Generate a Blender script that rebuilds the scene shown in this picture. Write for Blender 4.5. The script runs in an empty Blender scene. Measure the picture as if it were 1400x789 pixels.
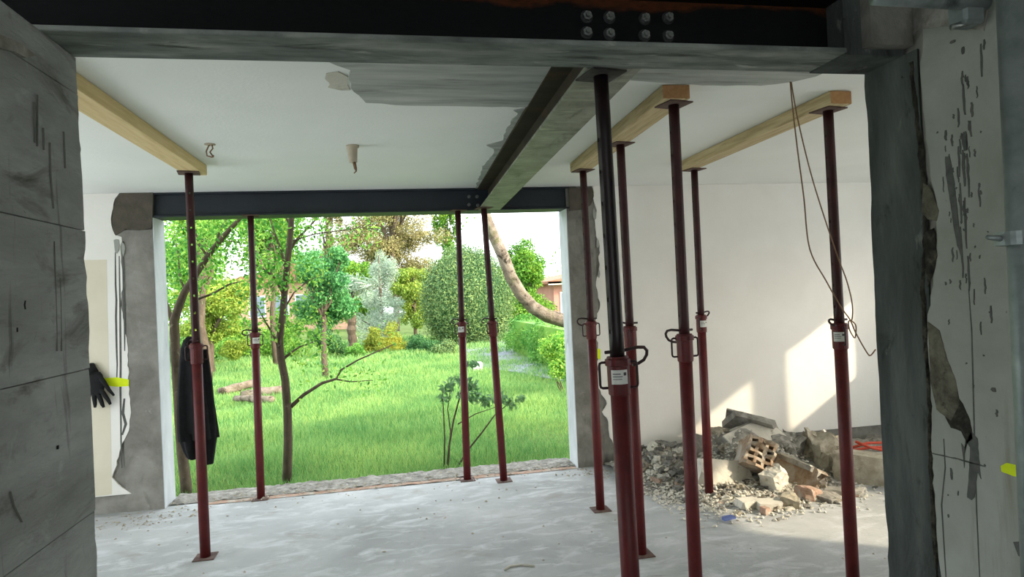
import bpy, bmesh, math, random
import numpy as np
from mathutils import Vector, Matrix, Quaternion, noise
random.seed(7); np.random.seed(7)
SC = bpy.context.scene
C = SC.collection

# ------------------------------------------------------------------ camera
FPX, YAW, PITCH, ROLL = 891.2, 0.1876, 0.0054, -0.0454
EYE = Vector((0, 0, 1.5))
_f = Vector((math.sin(YAW)*math.cos(PITCH), math.cos(YAW)*math.cos(PITCH), math.sin(PITCH)))
_r0 = Vector((math.cos(YAW), -math.sin(YAW), 0)); _u0 = _r0.cross(_f)
_r = _r0*math.cos(ROLL) + _u0*math.sin(ROLL); _u = _u0*math.cos(ROLL) - _r0*math.sin(ROLL)
cam_d = bpy.data.cameras.new('camera'); cam = bpy.data.objects.new('camera', cam_d); C.objects.link(cam)
cam_d.sensor_width = 36; cam_d.lens = FPX/1400*36; cam_d.clip_start = .05; cam_d.clip_end = 400
cam.matrix_world = Matrix(((_r.x, _u.x, -_f.x, EYE.x), (_r.y, _u.y, -_f.y, EYE.y), (_r.z, _u.z, -_f.z, EYE.z), (0, 0, 0, 1)))
SC.camera = cam
def at(px, py, x=None, y=None, z=None):
    """photo measurement -> point on a known plane of the building / at a known distance"""
    d = _f + _r*((px-700)/FPX) + _u*((394.5-py)/FPX)
    t = x/d.x if x is not None else (y/d.y if y is not None else (z-1.5)/d.z)
    return EYE + d*t

# ------------------------------------------------------------------ world, sun, exposure
SC.view_settings.view_transform = 'Standard'; SC.view_settings.look = 'None'
SC.view_settings.gamma = 1; SC.view_settings.use_curve_mapping = False
SC.view_settings.exposure = 1.2
SC.cycles.max_bounces = 12; SC.cycles.diffuse_bounces = 8; SC.cycles.sample_clamp_indirect = 6
SUN_TRAVEL = Vector((-1, .7, -.63)).normalized()
w = bpy.data.worlds.new('world'); SC.world = w; w.use_nodes = True
nt = w.node_tree; nt.nodes.clear()
sky = nt.nodes.new('ShaderNodeTexSky'); sky.sky_type = 'NISHITA'; sky.sun_disc = False
sky.sun_elevation = math.radians(27); sky.sun_rotation = math.atan2(1, -.7); sky.air_density = 1.2; sky.dust_density = 4
mixw = nt.nodes.new('ShaderNodeMix'); mixw.data_type = 'RGBA'; mixw.inputs[0].default_value = .55
hsv = nt.nodes.new('ShaderNodeHueSaturation'); hsv.inputs['Saturation'].default_value = .55; hsv.inputs['Value'].default_value = 1.0
mixw.inputs[7].default_value = (9, 9.6, 10, 1)
bg = nt.nodes.new('ShaderNodeBackground'); bg.inputs[1].default_value = .3
wo = nt.nodes.new('ShaderNodeOutputWorld')
nt.links.new(sky.outputs[0], hsv.inputs['Color']); nt.links.new(hsv.outputs[0], mixw.inputs[6])
nt.links.new(mixw.outputs[2], bg.inputs[0]); nt.links.new(bg.outputs[0], wo.inputs[0])
sun_d = bpy.data.lights.new('sun', 'SUN'); sun_d.energy = 2.5; sun_d.angle = math.radians(1.2); sun_d.color = (1, .85, .62)
sun = bpy.data.objects.new('sun', sun_d); C.objects.link(sun); sun.location = (12, -8, 12)
sun.rotation_euler = SUN_TRAVEL.to_track_quat('-Z', 'Y').to_euler()

# ------------------------------------------------------------------ materials
def lin(c):
    return tuple(((v/255)/12.92 if v/255 <= .04045 else ((v/255+.055)/1.055)**2.4) for v in c) + (1,)
def new_mat(name):
    m = bpy.data.materials.new(name); m.use_nodes = True
    n = m.node_tree; n.nodes.clear()
    out = n.nodes.new('ShaderNodeOutputMaterial'); b = n.nodes.new('ShaderNodeBsdfPrincipled')
    n.links.new(b.outputs[0], out.inputs[0]); return m, n, b, out
def noise_node(n, vec, scale, detail=6, rough=.6, dist=0.0):
    t = n.nodes.new('ShaderNodeTexNoise'); t.inputs['Scale'].default_value = scale; t.inputs['Detail'].default_value = detail
    t.inputs['Roughness'].default_value = rough; t.inputs['Distortion'].default_value = dist
    if vec: n.links.new(vec, t.inputs['Vector'])
    return t
def ramp(n, fac, stops):
    r = n.nodes.new('ShaderNodeValToRGB'); e = r.color_ramp.elements
    e[0].position, e[0].color = stops[0]; e[1].position, e[1].color = stops[-1]
    for p, c in stops[1:-1]:
        k = e.new(p); k.color = c
    n.links.new(fac, r.inputs[0]); return r
def surf(name, cols, scale=4, rough=.85, bump=.3, bscale=40, metal=0, stretch=(1, 1, 1), layer=None, spec=.3, bdist=.01):
    """cols: list of sRGB colours ramped over a noise; layer: (sRGB, scale, lo, hi, stretch) second stain"""
    m, n, b, out = new_mat(name)
    tc = n.nodes.new('ShaderNodeTexCoord'); mp = n.nodes.new('ShaderNodeMapping'); mp.inputs['Scale'].default_value = stretch
    n.links.new(tc.outputs['Object'], mp.inputs[0])
    t = noise_node(n, mp.outputs[0], scale, 8, .62, .3)
    k = len(cols)
    r = ramp(n, t.outputs[0], [(.3+.4*i/max(1, k-1), lin(c)) for i, c in enumerate(cols)])
    col = r.outputs[0]
    for L in (layer or []):
        c2, s2, lo, hi, st = L
        mp2 = n.nodes.new('ShaderNodeMapping'); mp2.inputs['Scale'].default_value = st; n.links.new(tc.outputs['Object'], mp2.inputs[0])
        t2 = noise_node(n, mp2.outputs[0], s2, 9, .65, .6)
        mr = n.nodes.new('ShaderNodeMapRange'); mr.inputs[1].default_value = lo; mr.inputs[2].default_value = hi; n.links.new(t2.outputs[0], mr.inputs[0])
        mx = n.nodes.new('ShaderNodeMix'); mx.data_type = 'RGBA'; n.links.new(mr.outputs[0], mx.inputs[0])
        n.links.new(col, mx.inputs[6]); mx.inputs[7].default_value = lin(c2); col = mx.outputs[2]
    n.links.new(col, b.inputs['Base Color'])
    b.inputs['Roughness'].default_value = rough; b.inputs['Metallic'].default_value = metal; b.inputs['Specular IOR Level'].default_value = spec
    if bump:
        t3 = noise_node(n, mp.outputs[0], bscale, 8, .65)
        bp = n.nodes.new('ShaderNodeBump'); bp.inputs['Strength'].default_value = bump; bp.inputs['Distance'].default_value = bdist
        n.links.new(t3.outputs[0], bp.inputs['Height']); n.links.new(bp.outputs[0], b.inputs['Normal'])
    return m
LEAF = .86                                   # leaf reflectance against the swatch colours
def leafmat(name, cols, trans=.35, rough=.6):
    m, n, b, out = new_mat(name)
    g = n.nodes.new('ShaderNodeNewGeometry')
    r = ramp(n, g.outputs['Random Per Island'], [(i/(len(cols)-1), tuple(v*LEAF for v in lin(c)[:3])+(1,)) for i, c in enumerate(cols)])
    hs = n.nodes.new('ShaderNodeHueSaturation'); t = noise_node(n, g.outputs['Position'], .8, 3, .5)
    mh = n.nodes.new('ShaderNodeMapRange'); mh.inputs[1].default_value = .3; mh.inputs[2].default_value = .7; mh.inputs[3].default_value = .475; mh.inputs[4].default_value = .515
    n.links.new(t.outputs[0], mh.inputs[0]); n.links.new(mh.outputs[0], hs.inputs['Hue'])
    mv = n.nodes.new('ShaderNodeMapRange'); mv.inputs[1].default_value = .3; mv.inputs[2].default_value = .7; mv.inputs[3].default_value = 1.2; mv.inputs[4].default_value = .8
    n.links.new(t.outputs[0], mv.inputs[0]); n.links.new(mv.outputs[0], hs.inputs['Value']); n.links.new(r.outputs[0], hs.inputs['Color']); r = hs
    n.links.new(r.outputs[0], b.inputs['Base Color']); b.inputs['Roughness'].default_value = rough; b.inputs['Specular IOR Level'].default_value = .25
    tr = n.nodes.new('ShaderNodeBsdfTranslucent'); n.links.new(r.outputs[0], tr.inputs[0])
    mx = n.nodes.new('ShaderNodeMixShader'); mx.inputs[0].default_value = trans
    n.links.new(b.outputs[0], mx.inputs[1]); n.links.new(tr.outputs[0], mx.inputs[2]); n.links.new(mx.outputs[0], out.inputs[0])
    return m
M = {}
M['floor'] = surf('dusty concrete screed', [(146, 148, 146), (164, 166, 165), (182, 183, 182)], 1.3, .9, .45, 22,
    layer=[((192, 194, 195), 4, .5, .68, (1, 2.2, 1)), ((140, 136, 126), 2.2, .58, .78, (1, 1.4, 1)), ((118, 116, 110), 11, .64, .74, (.7, 3, 1)), ((204, 205, 204), 16, .66, .74, (1, 3.5, 1))])
M['plaster'] = surf('white wall plaster', [(222, 219, 212), (230, 228, 222)], 2, .95, .12, 60, layer=[((190, 184, 172), 3, .68, .85, (1, 1, 1))])
M['ceil'] = surf('white ceiling paint', [(226, 228, 224), (232, 233, 230)], 2, .95, .25, 70)
M['concrete'] = surf('raw concrete', [(104, 102, 95), (128, 126, 119), (150, 148, 141)], 4, .95, .6, 30, layer=[((88, 86, 80), 5, .56, .74, (1, 1, .5)), ((166, 164, 158), 9, .64, .76, (1, 1, 1))])
M['jamb'] = surf('pale cement jamb', [(176, 180, 184), (206, 210, 212)], 5, .95, .4, 30, stretch=(1, 1, .4), layer=[((140, 144, 150), 9, .6, .75, (1, 1, .25))])
M['formwork'] = surf('board marked concrete', [(128, 129, 125), (156, 158, 156), (184, 187, 185)], 3.2, .95, .8, 26, stretch=(1, .4, 1.5),
    layer=[((96, 94, 88), 5, .54, .7, (1, .6, 1.6)), ((78, 76, 70), 3.5, .6, .72, (1, 5, .35)), ((176, 180, 180), 7, .6, .75, (1, 1, 1)), ((52, 50, 46), 26, .70, .74, (1, 1, 1))], bdist=.015)
M['cutconc'] = surf('cut concrete jamb', [(54, 58, 57), (78, 83, 81), (104, 108, 104)], 5, .95, .8, 30, stretch=(1, 1.2, .3),
    layer=[((40, 42, 40), 7, .56, .7, (1, 1, .5)), ((122, 124, 118), 12, .62, .72, (1, 1, .4)), ((34, 35, 33), 30, .68, .72, (1, 1, 1))], bdist=.015)
M['roughedge'] = surf('broken dark mortar edge', [(34, 33, 30), (60, 57, 51), (104, 98, 86)], 26, 1, 1.0, 50, bdist=.03)
M['oldplaster'] = surf('painted plaster with glue', [(134, 136, 126), (152, 154, 146), (166, 168, 162)], 2.2, .9, .25, 50,
    layer=[((118, 116, 98), 2.4, .56, .75, (1, 2, .3)), ((92, 92, 86), 22, .68, .74, (1, 1, .5))])
M['glue'] = surf('grey glue drip', [(74, 76, 74), (98, 98, 94)], 30, .9, .3, 60)
M['yellowpaint'] = surf('fluorescent yellow spray', [(206, 226, 10), (222, 238, 30)], 20, .7, 0)
M['mortar'] = surf('damp dark mortar', [(72, 68, 60), (94, 88, 78)], 10, 1, .5, 40)
M['steel'] = surf('black mill scale steel', [(7, 8, 9), (14, 15, 16)], 5, .7, .15, 60, metal=.0, spec=.15)
M['rust'] = surf('orange rust streak', [(120, 62, 22), (150, 80, 30)], 9, .9, .3, 60)
M['beamblue'] = surf('dark steel beam face', [(18, 26, 34), (30, 38, 46)], 5, .5, .1, 60, spec=.4)
M['flange'] = surf('mortar smeared flange', [(72, 76, 74), (112, 117, 113), (152, 155, 148)], 6, .85, .5, 35, stretch=(.5, 2.2, 1), layer=[((50, 52, 48), 7, .56, .7, (.5, 3, 1)), ((172, 174, 166), 10, .62, .74, (.6, 3, 1))])
M['beamside'] = surf('brown rusty web', [(40, 36, 30), (62, 54, 44)], 5, .8, .2, 40, stretch=(1, .3, 1), layer=[((84, 62, 38), 3, .6, .8, (1, .3, 1))])
M['beamunder'] = surf('scuffed flange underside', [(76, 76, 66), (112, 113, 101), (142, 142, 128)], 5, .5, .3, 30, stretch=(1.2, 1.2, 1), layer=[((156, 158, 138), 5, .54, .72, (5, .9, 1)), ((66, 63, 54), 6, .58, .74, (.5, 2.5, 1))], spec=.45)
M['rawceil'] = surf('bare ceiling strip', [(132, 136, 131), (164, 167, 162), (186, 188, 182)], 5, .95, .6, 25, stretch=(.35, 2.4, 1), layer=[((108, 109, 104), 6, .58, .72, (.3, 3, 1)), ((200, 202, 196), 10, .66, .76, (.5, 3, 1))])
M['zinc'] = surf('zinc bolt', [(96, 98, 96), (150, 154, 150)], 60, .3, .2, 90, metal=.7, spec=.5)
M['galv'] = surf('galvanised tube', [(112, 122, 122), (146, 154, 154)], 14, .45, .2, 50, metal=.5, layer=[((70, 76, 76), 7, .58, .7, (1, 1, .5))])
M['prop_low'] = surf('dark red prop paint', [(74, 22, 25), (98, 32, 32)], 12, .5, .15, 60, layer=[((132, 78, 70), 16, .66, .74, (1, 1, .4)), ((52, 26, 24), 9, .56, .74, (1, 1, .3)), ((150, 140, 132), 40, .72, .75, (1, 1, .5))])
M['prop_up'] = surf('worn red brown prop tube', [(42, 20, 21), (64, 28, 28)], 14, .5, .15, 60, layer=[((90, 44, 40), 12, .62, .74, (1, 1, .2)), ((34, 26, 22), 8, .56, .7, (1, 1, .2))])
M['prop_black'] = surf('blackened prop tube', [(20, 15, 16), (34, 20, 22)], 14, .4, .1, 60, layer=[((62, 26, 26), 10, .66, .78, (1, 1, .2))])
M['ironrod'] = surf('dark iron rod', [(38, 26, 28), (58, 34, 36)], 20, .5, .1, 60)
M['plate'] = surf('prop plate', [(70, 46, 42), (112, 92, 84)], 16, .8, .2, 60)
M['sticker'] = surf('prop sticker', [(196, 196, 190), (216, 216, 210)], 20, .6, 0)
M['print'] = surf('sticker print', [(60, 60, 62), (80, 80, 82)], 20, .7, 0)
M['wood'] = surf('pale spruce timber', [(196, 170, 122), (212, 188, 140), (222, 200, 156)], 6, .8, .25, 40, stretch=(8, .5, 8), layer=[((172, 138, 92), 7, .64, .78, (5, .5, 5)), ((150, 116, 76), 30, .7, .75, (2, .6, 2))])
M['wood2'] = surf('weathered spruce timber', [(162, 142, 106), (188, 168, 130), (206, 190, 152)], 6, .85, .25, 40, stretch=(8, .5, 8), layer=[((128, 106, 72), 7, .58, .76, (5, .5, 5))])
M['woodend'] = surf('timber end grain', [(170, 124, 84), (196, 152, 110)], 30, .9, .2, 60)
M['coat'] = surf('black jacket cloth', [(18, 19, 21), (30, 31, 33)], 20, .95, .4, 90)
M['glove'] = surf('black glove knit', [(18, 19, 20), (34, 35, 36)], 60, .9, .5, 160)
M['wire'] = surf('brown wire', [(120, 92, 70), (140, 110, 84)], 20, .6, 0)
M['socket'] = surf('beige lamp holder', [(170, 158, 138), (190, 178, 158)], 20, .7, 0)
M['clay'] = surf('broken clay brick', [(124, 102, 82), (150, 128, 106), (168, 148, 126)], 18, 1, .7, 50, layer=[((172, 166, 154), 7, .44, .6, (1, 1, 1)), ((106, 80, 60), 14, .62, .74, (1, 1, 1))])
M['rub_grey'] = surf('grey mortar rubble', [(104, 101, 94), (138, 135, 127), (166, 163, 155)], 14, 1, .8, 40, layer=[((178, 172, 158), 7, .6, .72, (1, 1, 1))])
M['rub_plaster'] = surf('plaster faced rubble', [(190, 186, 174), (206, 202, 190)], 6, 1, .4, 40, layer=[((150, 142, 126), 10, .58, .72, (1, 1, 1))])
M['rub_beige'] = surf('beige mortar rubble', [(140, 132, 114), (168, 160, 142), (190, 183, 166)], 14, 1, .8, 40, layer=[((112, 104, 88), 9, .58, .72, (1, 1, 1))])
M['rub_pink'] = surf('pink clay shard', [(148, 120, 102), (174, 146, 128)], 14, 1, .5, 40, layer=[((166, 158, 146), 10, .48, .62, (1, 1, 1))])
M['rub_dark'] = surf('dark slab rubble', [(92, 90, 84), (126, 124, 118)], 12, 1, .6, 40)
M['green'] = surf('green plastic scrap', [(60, 150, 112), (84, 172, 130)], 9, .6, 0)
M['blue'] = surf('blue plastic scrap', [(80, 96, 150), (104, 118, 170)], 9, .6, 0)
M['redcable'] = surf('red conduit', [(176, 62, 44), (196, 84, 60)], 9, .6, 0)
M['scar'] = surf('old plaster scar', [(70, 68, 58), (106, 102, 88), (132, 128, 112)], 18, 1, .9, 40, layer=[((48, 46, 40), 12, .56, .68, (1, 1, 1))], bdist=.02)
M['trace'] = surf('dried drip trace', [(96, 96, 90), (116, 116, 110)], 20, .95, .2, 40)
M['washer'] = surf('dark washer', [(26, 27, 27), (44, 45, 45)], 30, .5, .1, 60, spec=.4)
M['dustyplate'] = surf('mortar dusted plate', [(40, 36, 34), (86, 84, 80)], 14, .9, .3, 40)
M['beigepaint'] = surf('yellowed old paint', [(206, 199, 178), (214, 207, 188)], 4, .95, .1, 50)
M['soil'] = surf('lawn soil', [(70, 92, 40), (96, 120, 52)], 3, 1, .5, 20)
M['path'] = surf('grey paving', [(104, 108, 116), (132, 136, 144)], 3, .9, .2, 20)
M['bark'] = surf('grey brown bark', [(66, 56, 46), (98, 86, 72)], 14, 1, .7, 40, stretch=(1, 1, .4), layer=[((124, 116, 100), 12, .6, .72, (1, 1, 1))])
M['palebark'] = surf('pale mottled bark', [(88, 78, 66), (120, 108, 94), (142, 132, 118)], 9, 1, .8, 30, layer=[((54, 47, 38), 7, .54, .64, (1, 1, 1)), ((78, 84, 36), 3, .56, .7, (1, 1, 1))], bdist=.03)
M['pink'] = surf('pink rendered house wall', [(164, 118, 106), (180, 134, 120)], 2, .9, .1, 30)
M['cream'] = surf('cream house wall', [(176, 140, 116), (190, 158, 134)], 2, .9, .1, 30)
M['rooftile'] = surf('clay roof tile', [(132, 90, 70), (158, 112, 90)], 4, .9, .3, 20)
M['eave'] = surf('painted eave board', [(206, 190, 166), (220, 206, 184)], 4, .9, .1, 20)
M['glassdark'] = surf('dark window pane', [(88, 104, 116), (120, 136, 148)], 3, .15, 0, spec=.6)
M['render'] = surf('outer render', [(190, 180, 160), (204, 196, 178)], 2, .95, .2, 30)
M['frame'] = surf('white window frame', [(220, 220, 216), (230, 230, 226)], 5, .5, 0)
M['lf_mid'] = leafmat('mid green leaves', [(52, 108, 34), (84, 142, 44), (118, 170, 58), (140, 178, 66)])
M['lf_tree'] = leafmat('fresh green leaves', [(64, 130, 52), (100, 172, 66), (144, 204, 84), (176, 212, 98)])
M['lf_blue'] = leafmat('cool green leaves', [(58, 122, 66), (88, 156, 88), (122, 182, 108)])
M['lf_pine'] = leafmat('ochre pine needles', [(112, 108, 66), (150, 146, 92), (184, 178, 122), (126, 134, 78)], .3)
M['lf_silver'] = leafmat('silver green leaves', [(140, 166, 144), (168, 190, 168), (190, 206, 184)], .3)
M['lf_yellow'] = leafmat('yellow green leaves', [(100, 138, 48), (136, 168, 64), (164, 184, 84)])
M['lf_gold'] = leafmat('golden shrub leaves', [(140, 154, 52), (172, 176, 70), (116, 146, 56)])
M['lf_dark'] = leafmat('dark shrub leaves', [(46, 92, 50), (66, 118, 64), (92, 142, 80)], .2)
M['lf_topiary'] = leafmat('cypress scale leaves', [(58, 96, 62), (88, 126, 76), (122, 154, 92), (142, 166, 96)], .2)
M['lf_hedge'] = leafmat('hedge leaves', [(60, 122, 46), (92, 154, 62), (124, 176, 76)])
M['lf_sapling'] = leafmat('broad sapling leaves', [(92, 136, 88), (124, 166, 112), (150, 186, 130)], .35)
M['grass'] = leafmat('lawn grass blades', [(86, 140, 74), (118, 170, 96), (144, 188, 108), (168, 196, 112)], .4)

# ------------------------------------------------------------------ helpers
def link_mesh(name, verts, faces, mat, parent=None, smooth=False):
    me = bpy.data.meshes.new(name); me.from_pydata([tuple(v) for v in verts], [], faces); me.update()
    me.materials.append(M[mat] if isinstance(mat, str) else mat)
    if smooth: me.polygons.foreach_set('use_smooth', [True]*len(me.polygons))
    o = bpy.data.objects.new(name, me); C.objects.link(o)
    if parent is not None: o.parent = parent
    return o
def link_bm(name, bm, mat, parent=None, smooth=False):
    bmesh.ops.recalc_face_normals(bm, faces=bm.faces)
    me = bpy.data.meshes.new(name); bm.to_mesh(me); bm.free()
    me.materials.append(M[mat] if isinstance(mat, str) else mat)
    if smooth: me.polygons.foreach_set('use_smooth', [True]*len(me.polygons))
    o = bpy.data.objects.new(name, me); C.objects.link(o)
    if parent is not None: o.parent = parent
    return o
def tag(o, label=None, cat=None, group=None, kind=None):
    if label: o['label'] = label
    if cat: o['category'] = cat
    if group: o['group'] = group
    if kind: o['kind'] = kind
    return o
def empty(name, loc=(0, 0, 0), rot=None):
    o = bpy.data.objects.new(name, None); C.objects.link(o); o.location = loc; o.empty_display_size = .1
    if rot is not None: o.rotation_mode = 'QUATERNION'; o.rotation_quaternion = rot
    return o
def bm_box(bm, x0, x1, y0, y1, z0, z1, bevel=0):
    r = bmesh.ops.create_cube(bm, size=1)
    for v in r['verts']:
        v.co = Vector(((x0+x1)/2+v.co.x*(x1-x0), (y0+y1)/2+v.co.y*(y1-y0), (z0+z1)/2+v.co.z*(z1-z0)))
    if bevel:
        es = list({e for v in r['verts'] for e in v.link_edges}); bmesh.ops.bevel(bm, geom=es, offset=bevel, segments=1, affect='EDGES')
    return r
def box(name, x0, x1, y0, y1, z0, z1, mat, parent=None, bevel=0):
    bm = bmesh.new(); bm_box(bm, x0, x1, y0, y1, z0, z1, bevel); return link_bm(name, bm, mat, parent)
def tube_data(path, radii, seg=10, closed=False, cap=True):
    pts = [Vector(p) for p in path]; n = len(pts)
    if not hasattr(radii, '__len__'): radii = [radii]*n
    V, F = [], []; ref = None
    for i, p in enumerate(pts):
        if closed: t = (pts[(i+1) % n]-pts[i-1])
        else: t = pts[min(i+1, n-1)]-pts[max(i-1, 0)]
        t = t.normalized()
        if ref is None: ref = Vector((1, 0, 0)) if abs(t.x) < .8 else Vector((0, 1, 0))
        a = (ref - t*ref.dot(t)).normalized(); b = t.cross(a); ref = a
        for k in range(seg):
            th = 2*math.pi*k/seg; V.append(p + (a*math.cos(th)+b*math.sin(th))*radii[i])
    for i in range(n if closed else n-1):
        j = (i+1) % n
        for k in range(seg):
            F.append((i*seg+k, i*seg+(k+1) % seg, j*seg+(k+1) % seg, j*seg+k))
    if cap and not closed:
        F.append(tuple(range(seg-1, -1, -1))); F.append(tuple((n-1)*seg+k for k in range(seg)))
    return V, F
def tube(name, path, radii, mat, parent=None, seg=10, closed=False, smooth=True):
    V, F = tube_data(path, radii, seg, closed); return link_mesh(name, V, F, mat, parent, smooth)
def tubes(name, items, mat, parent=None, seg=8, smooth=True):
    V, F = [], []
    for path, radii in items:
        v, f = tube_data(path, radii, seg); o = len(V); V += v; F += [tuple(i+o for i in q) for q in f]
    return link_mesh(name, V, F, mat, parent, smooth)
def prism(name, pts, off, mat, parent=None):
    """polygon outline extruded by vector off"""
    off = Vector(off); pts = [Vector(p) for p in pts]; n = len(pts)
    V = pts + [p+off for p in pts]
    F = [tuple(range(n)), tuple(range(2*n-1, n-1, -1))] + [(i, (i+1) % n, n+(i+1) % n, n+i) for i in range(n)]
    o = link_mesh(name, V, F, mat, parent)
    bm = bmesh.new(); bm.from_mesh(o.data); bmesh.ops.recalc_face_normals(bm, faces=bm.faces)
    bmesh.ops.triangulate(bm, faces=[f for f in bm.faces if len(f.verts) > 4]); bm.to_mesh(o.data); bm.free()
    return o
def jag(pts, amp, step, seed=0):
    """insert jittered points along an open polyline"""
    rnd = random.Random(seed); out = [Vector(pts[0])]
    for a, b in zip(pts, pts[1:]):
        a = Vector(a); b = Vector(b); L = (b-a).length; k = max(1, int(L/step))
        for i in range(1, k+1):
            p = a.lerp(b, i/k)
            if i < k: p = p + Vector((rnd.uniform(-amp, amp), rnd.uniform(-amp, amp), rnd.uniform(-amp, amp)))
            out.append(p)
    return out

H, HB, YF, TJ = 2.367, 2.182, 5.29, .24       # ceiling, beam underside, far wall, jamb depth
YN1, YN2 = 1.746, 1.926                       # near beam / removed cross wall
XL, XR = -.793, 1.603                         # near room side walls
XO1, XO2 = -1.712, 1.503                      # garden opening
XW0, XW1 = -3.2, 5.2                          # far room side walls
YB = -3.4
# ------------------------------------------------------------------ setting
def struct(o, label=None, cat=None): return tag(o, label, cat, kind='structure')
# floor: gently uneven screed
def grid_plane(name, x0, x1, y0, y1, nx, ny, zf, mat, parent=None, smooth=True):
    V = [(x0+(x1-x0)*i/nx, y0+(y1-y0)*j/ny, 0) for j in range(ny+1) for i in range(nx+1)]
    V = [(x, y, zf(x, y)) for x, y, _ in V]
    F = [(j*(nx+1)+i, j*(nx+1)+i+1, (j+1)*(nx+1)+i+1, (j+1)*(nx+1)+i) for j in range(ny) for i in range(nx)]
    return link_mesh(name, V, F, mat, parent, smooth)
bm = bmesh.new(); bm_box(bm, XW0-.3, XW1+.3, YB-.3, YF+TJ+.06, -.35, 0); struct(link_bm('floor', bm, 'floor'), 'dusty grey concrete floor of the stripped room', 'floor')
struct(box('ceiling', XW0-.3, XW1+.3, YB-.3, YF+TJ, H, H+.45, 'ceil'), 'white painted ceiling above the steel props', 'ceiling')
roof = struct(box('roof', XW0-.6, XW1+.6, YB-.6, YF+TJ+.3, H+.45, H+.6, 'render'), 'flat roof slab over the building', 'roof')
# far wall: concrete cores, plaster skins with torn edges
wf = struct(empty('wall_back'), 'white plastered end wall with torn plaster around the garden opening', 'wall')
box('core', XW0-.3, XO1-.004, YF+.016, YF+TJ-.01, 0, H, 'concrete', wf)
box('core', XO2+.004, XW1+.3, YF+.016, YF+TJ-.01, 0, H, 'concrete', wf)
# concrete piers at the opening, flush in front of the cores
pl = box('pier', -1.97, XO1, YF+.004, YF+TJ, 0, 2.09, 'concrete', wf)
pr = box('pier', XO2, 1.74, YF+.004, YF+TJ, 0, 2.09, 'concrete', wf)
box('jamb_face', XO1, XO1+.006, YF+.004, YF+TJ+.005, 0, HB-.002, 'jamb', wf)
box('jamb_face', XO2-.006, XO2, YF+.004, YF+TJ+.005, 0, HB-.002, 'jamb', wf)
def mortar_pad(px):
    pts = [at(a, b, y=YF-.004) for a, b in px]; prism('mortar_pad', pts, (0, .03, 0), 'mortar', wf)
mortar_pad([(166, 263), (209, 263), (208, 300), (207, 312), (190, 315), (172, 313), (158, 322), (153, 305), (155, 285), (160, 270)])
mortar_pad([(778, 256), (810, 257), (812, 268), (808, 280), (800, 286), (779, 288)])
# plaster skins
eL = [(163, 262), (157, 272), (153, 290), (152, 306), (157, 321), (166, 324), (165, 345), (168, 378), (165, 417), (170, 453), (173, 461), (175, 493), (176, 539),
      (179, 564), (176, 589), (166, 607), (162, 625), (153, 653), (167, 667), (180, 681)]
eLp = [at(a, b, y=YF) for a, b in eL]; eLp[0].z = H-.001; eLp[-1].z = .135
for p in eLp: p.y = YF
eLj = jag(eLp, .006, .03, 3)
for p in eLj: p.y = YF
prism('plaster_skin', [Vector((XW0, YF, .135)), Vector((XW0, YF, H-.001))] + eLj, (0, .0155, 0), 'plaster', wf)
eR = [(810, 256), (812, 275), (816, 288), (813, 299), (815, 317), (820, 341), (819, 356), (820, 372), (815, 385), (821, 417), (814, 439), (818, 480), (817, 510), (818, 530),
      (830, 552), (823, 563), (832, 577), (834, 598), (843, 606)]
eRp = [at(a, b, y=YF) for a, b in eR]; eRp[0].z = H-.001; eRp[-1].z = .13
eRj = jag(eRp, .008, .03, 5)
for p in eRj: p.y = YF
prism('plaster_skin', eRj + [Vector((XW1, YF, .12)), Vector((XW1, YF, H-.001))], (0, .0155, 0), 'plaster', wf)
# loose flakes of plaster standing proud along the torn edges
for k, (a, b, s) in enumerate([(168, 340, .05), (159, 335, .06), (813, 292, .05), (817, 333, .04), (819, 375, .03)]):
    c = at(a, b, y=YF-.006); pts = [c+Vector((math.cos(t)*s*.35*random.uniform(.6, 1.2), 0, math.sin(t)*s*random.uniform(.7, 1.3))) for t in np.linspace(0, 2*math.pi, 9)[:-1]]
    prism('plaster_flake', pts, (0, .008, 0), 'oldplaster', wf)
prism('old_paint_patch', [at(a, b, y=YF-.0008) for a, b in [(90, 356), (146, 355), (147, 420), (149, 500), (152, 600), (153, 676), (90, 684)]], (0, .001, 0), 'beigepaint', wf)
# drips and level mark on the left of the garden opening
def strip_mark(name, pxs, wpx, mat, parent, pl, off):
    """narrow mark following px points on plane pl={'x':..} or {'y':..}"""
    P = [at(a, b, **pl) for a, b in pxs]; ax = Vector((0, 1, 0)) if 'x' in pl else Vector((1, 0, 0))
    n = len(P); left = []; right = []
    for i, p in enumerate(P):
        ww = wpx*(.35+.65*math.sin(math.pi*(i+.6)/(n+.2)))*.5
        left.append(p-ax*ww); right.append(p+ax*ww)
    prism(name, left+right[::-1], off, mat, parent)
for xs, y0, y1 in (((158, 160), 345, 520), ((163, 166), 350, 640), ((168, 171), 330, 480)):
    strip_mark('drip', [(xs[0]+(xs[1]-xs[0])*t + random.uniform(-.6, .6), y0+(y1-y0)*t) for t in np.linspace(0, 1, 9)], .014, 'glue', wf, {'y': YF-.001}, (0, .003, 0))
strip_mark('drip', [(170, 545), (168, 565), (172, 580), (167, 595)], .02, 'glue', wf, {'y': YF-.001}, (0, .003, 0))
prism('level_mark', [at(a, b, y=YF-.002) for a, b in [(143, 517), (160, 516), (176, 519), (176, 528), (160, 529), (143, 527)]], (0, .004, 0), 'yellowpaint', wf)
prism('level_mark', [at(a, b, y=YF-.002) for a, b in [(817, 476), (821, 478), (821, 492), (817, 490)]], (0, .004, 0), 'yellowpaint', wf)
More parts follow.
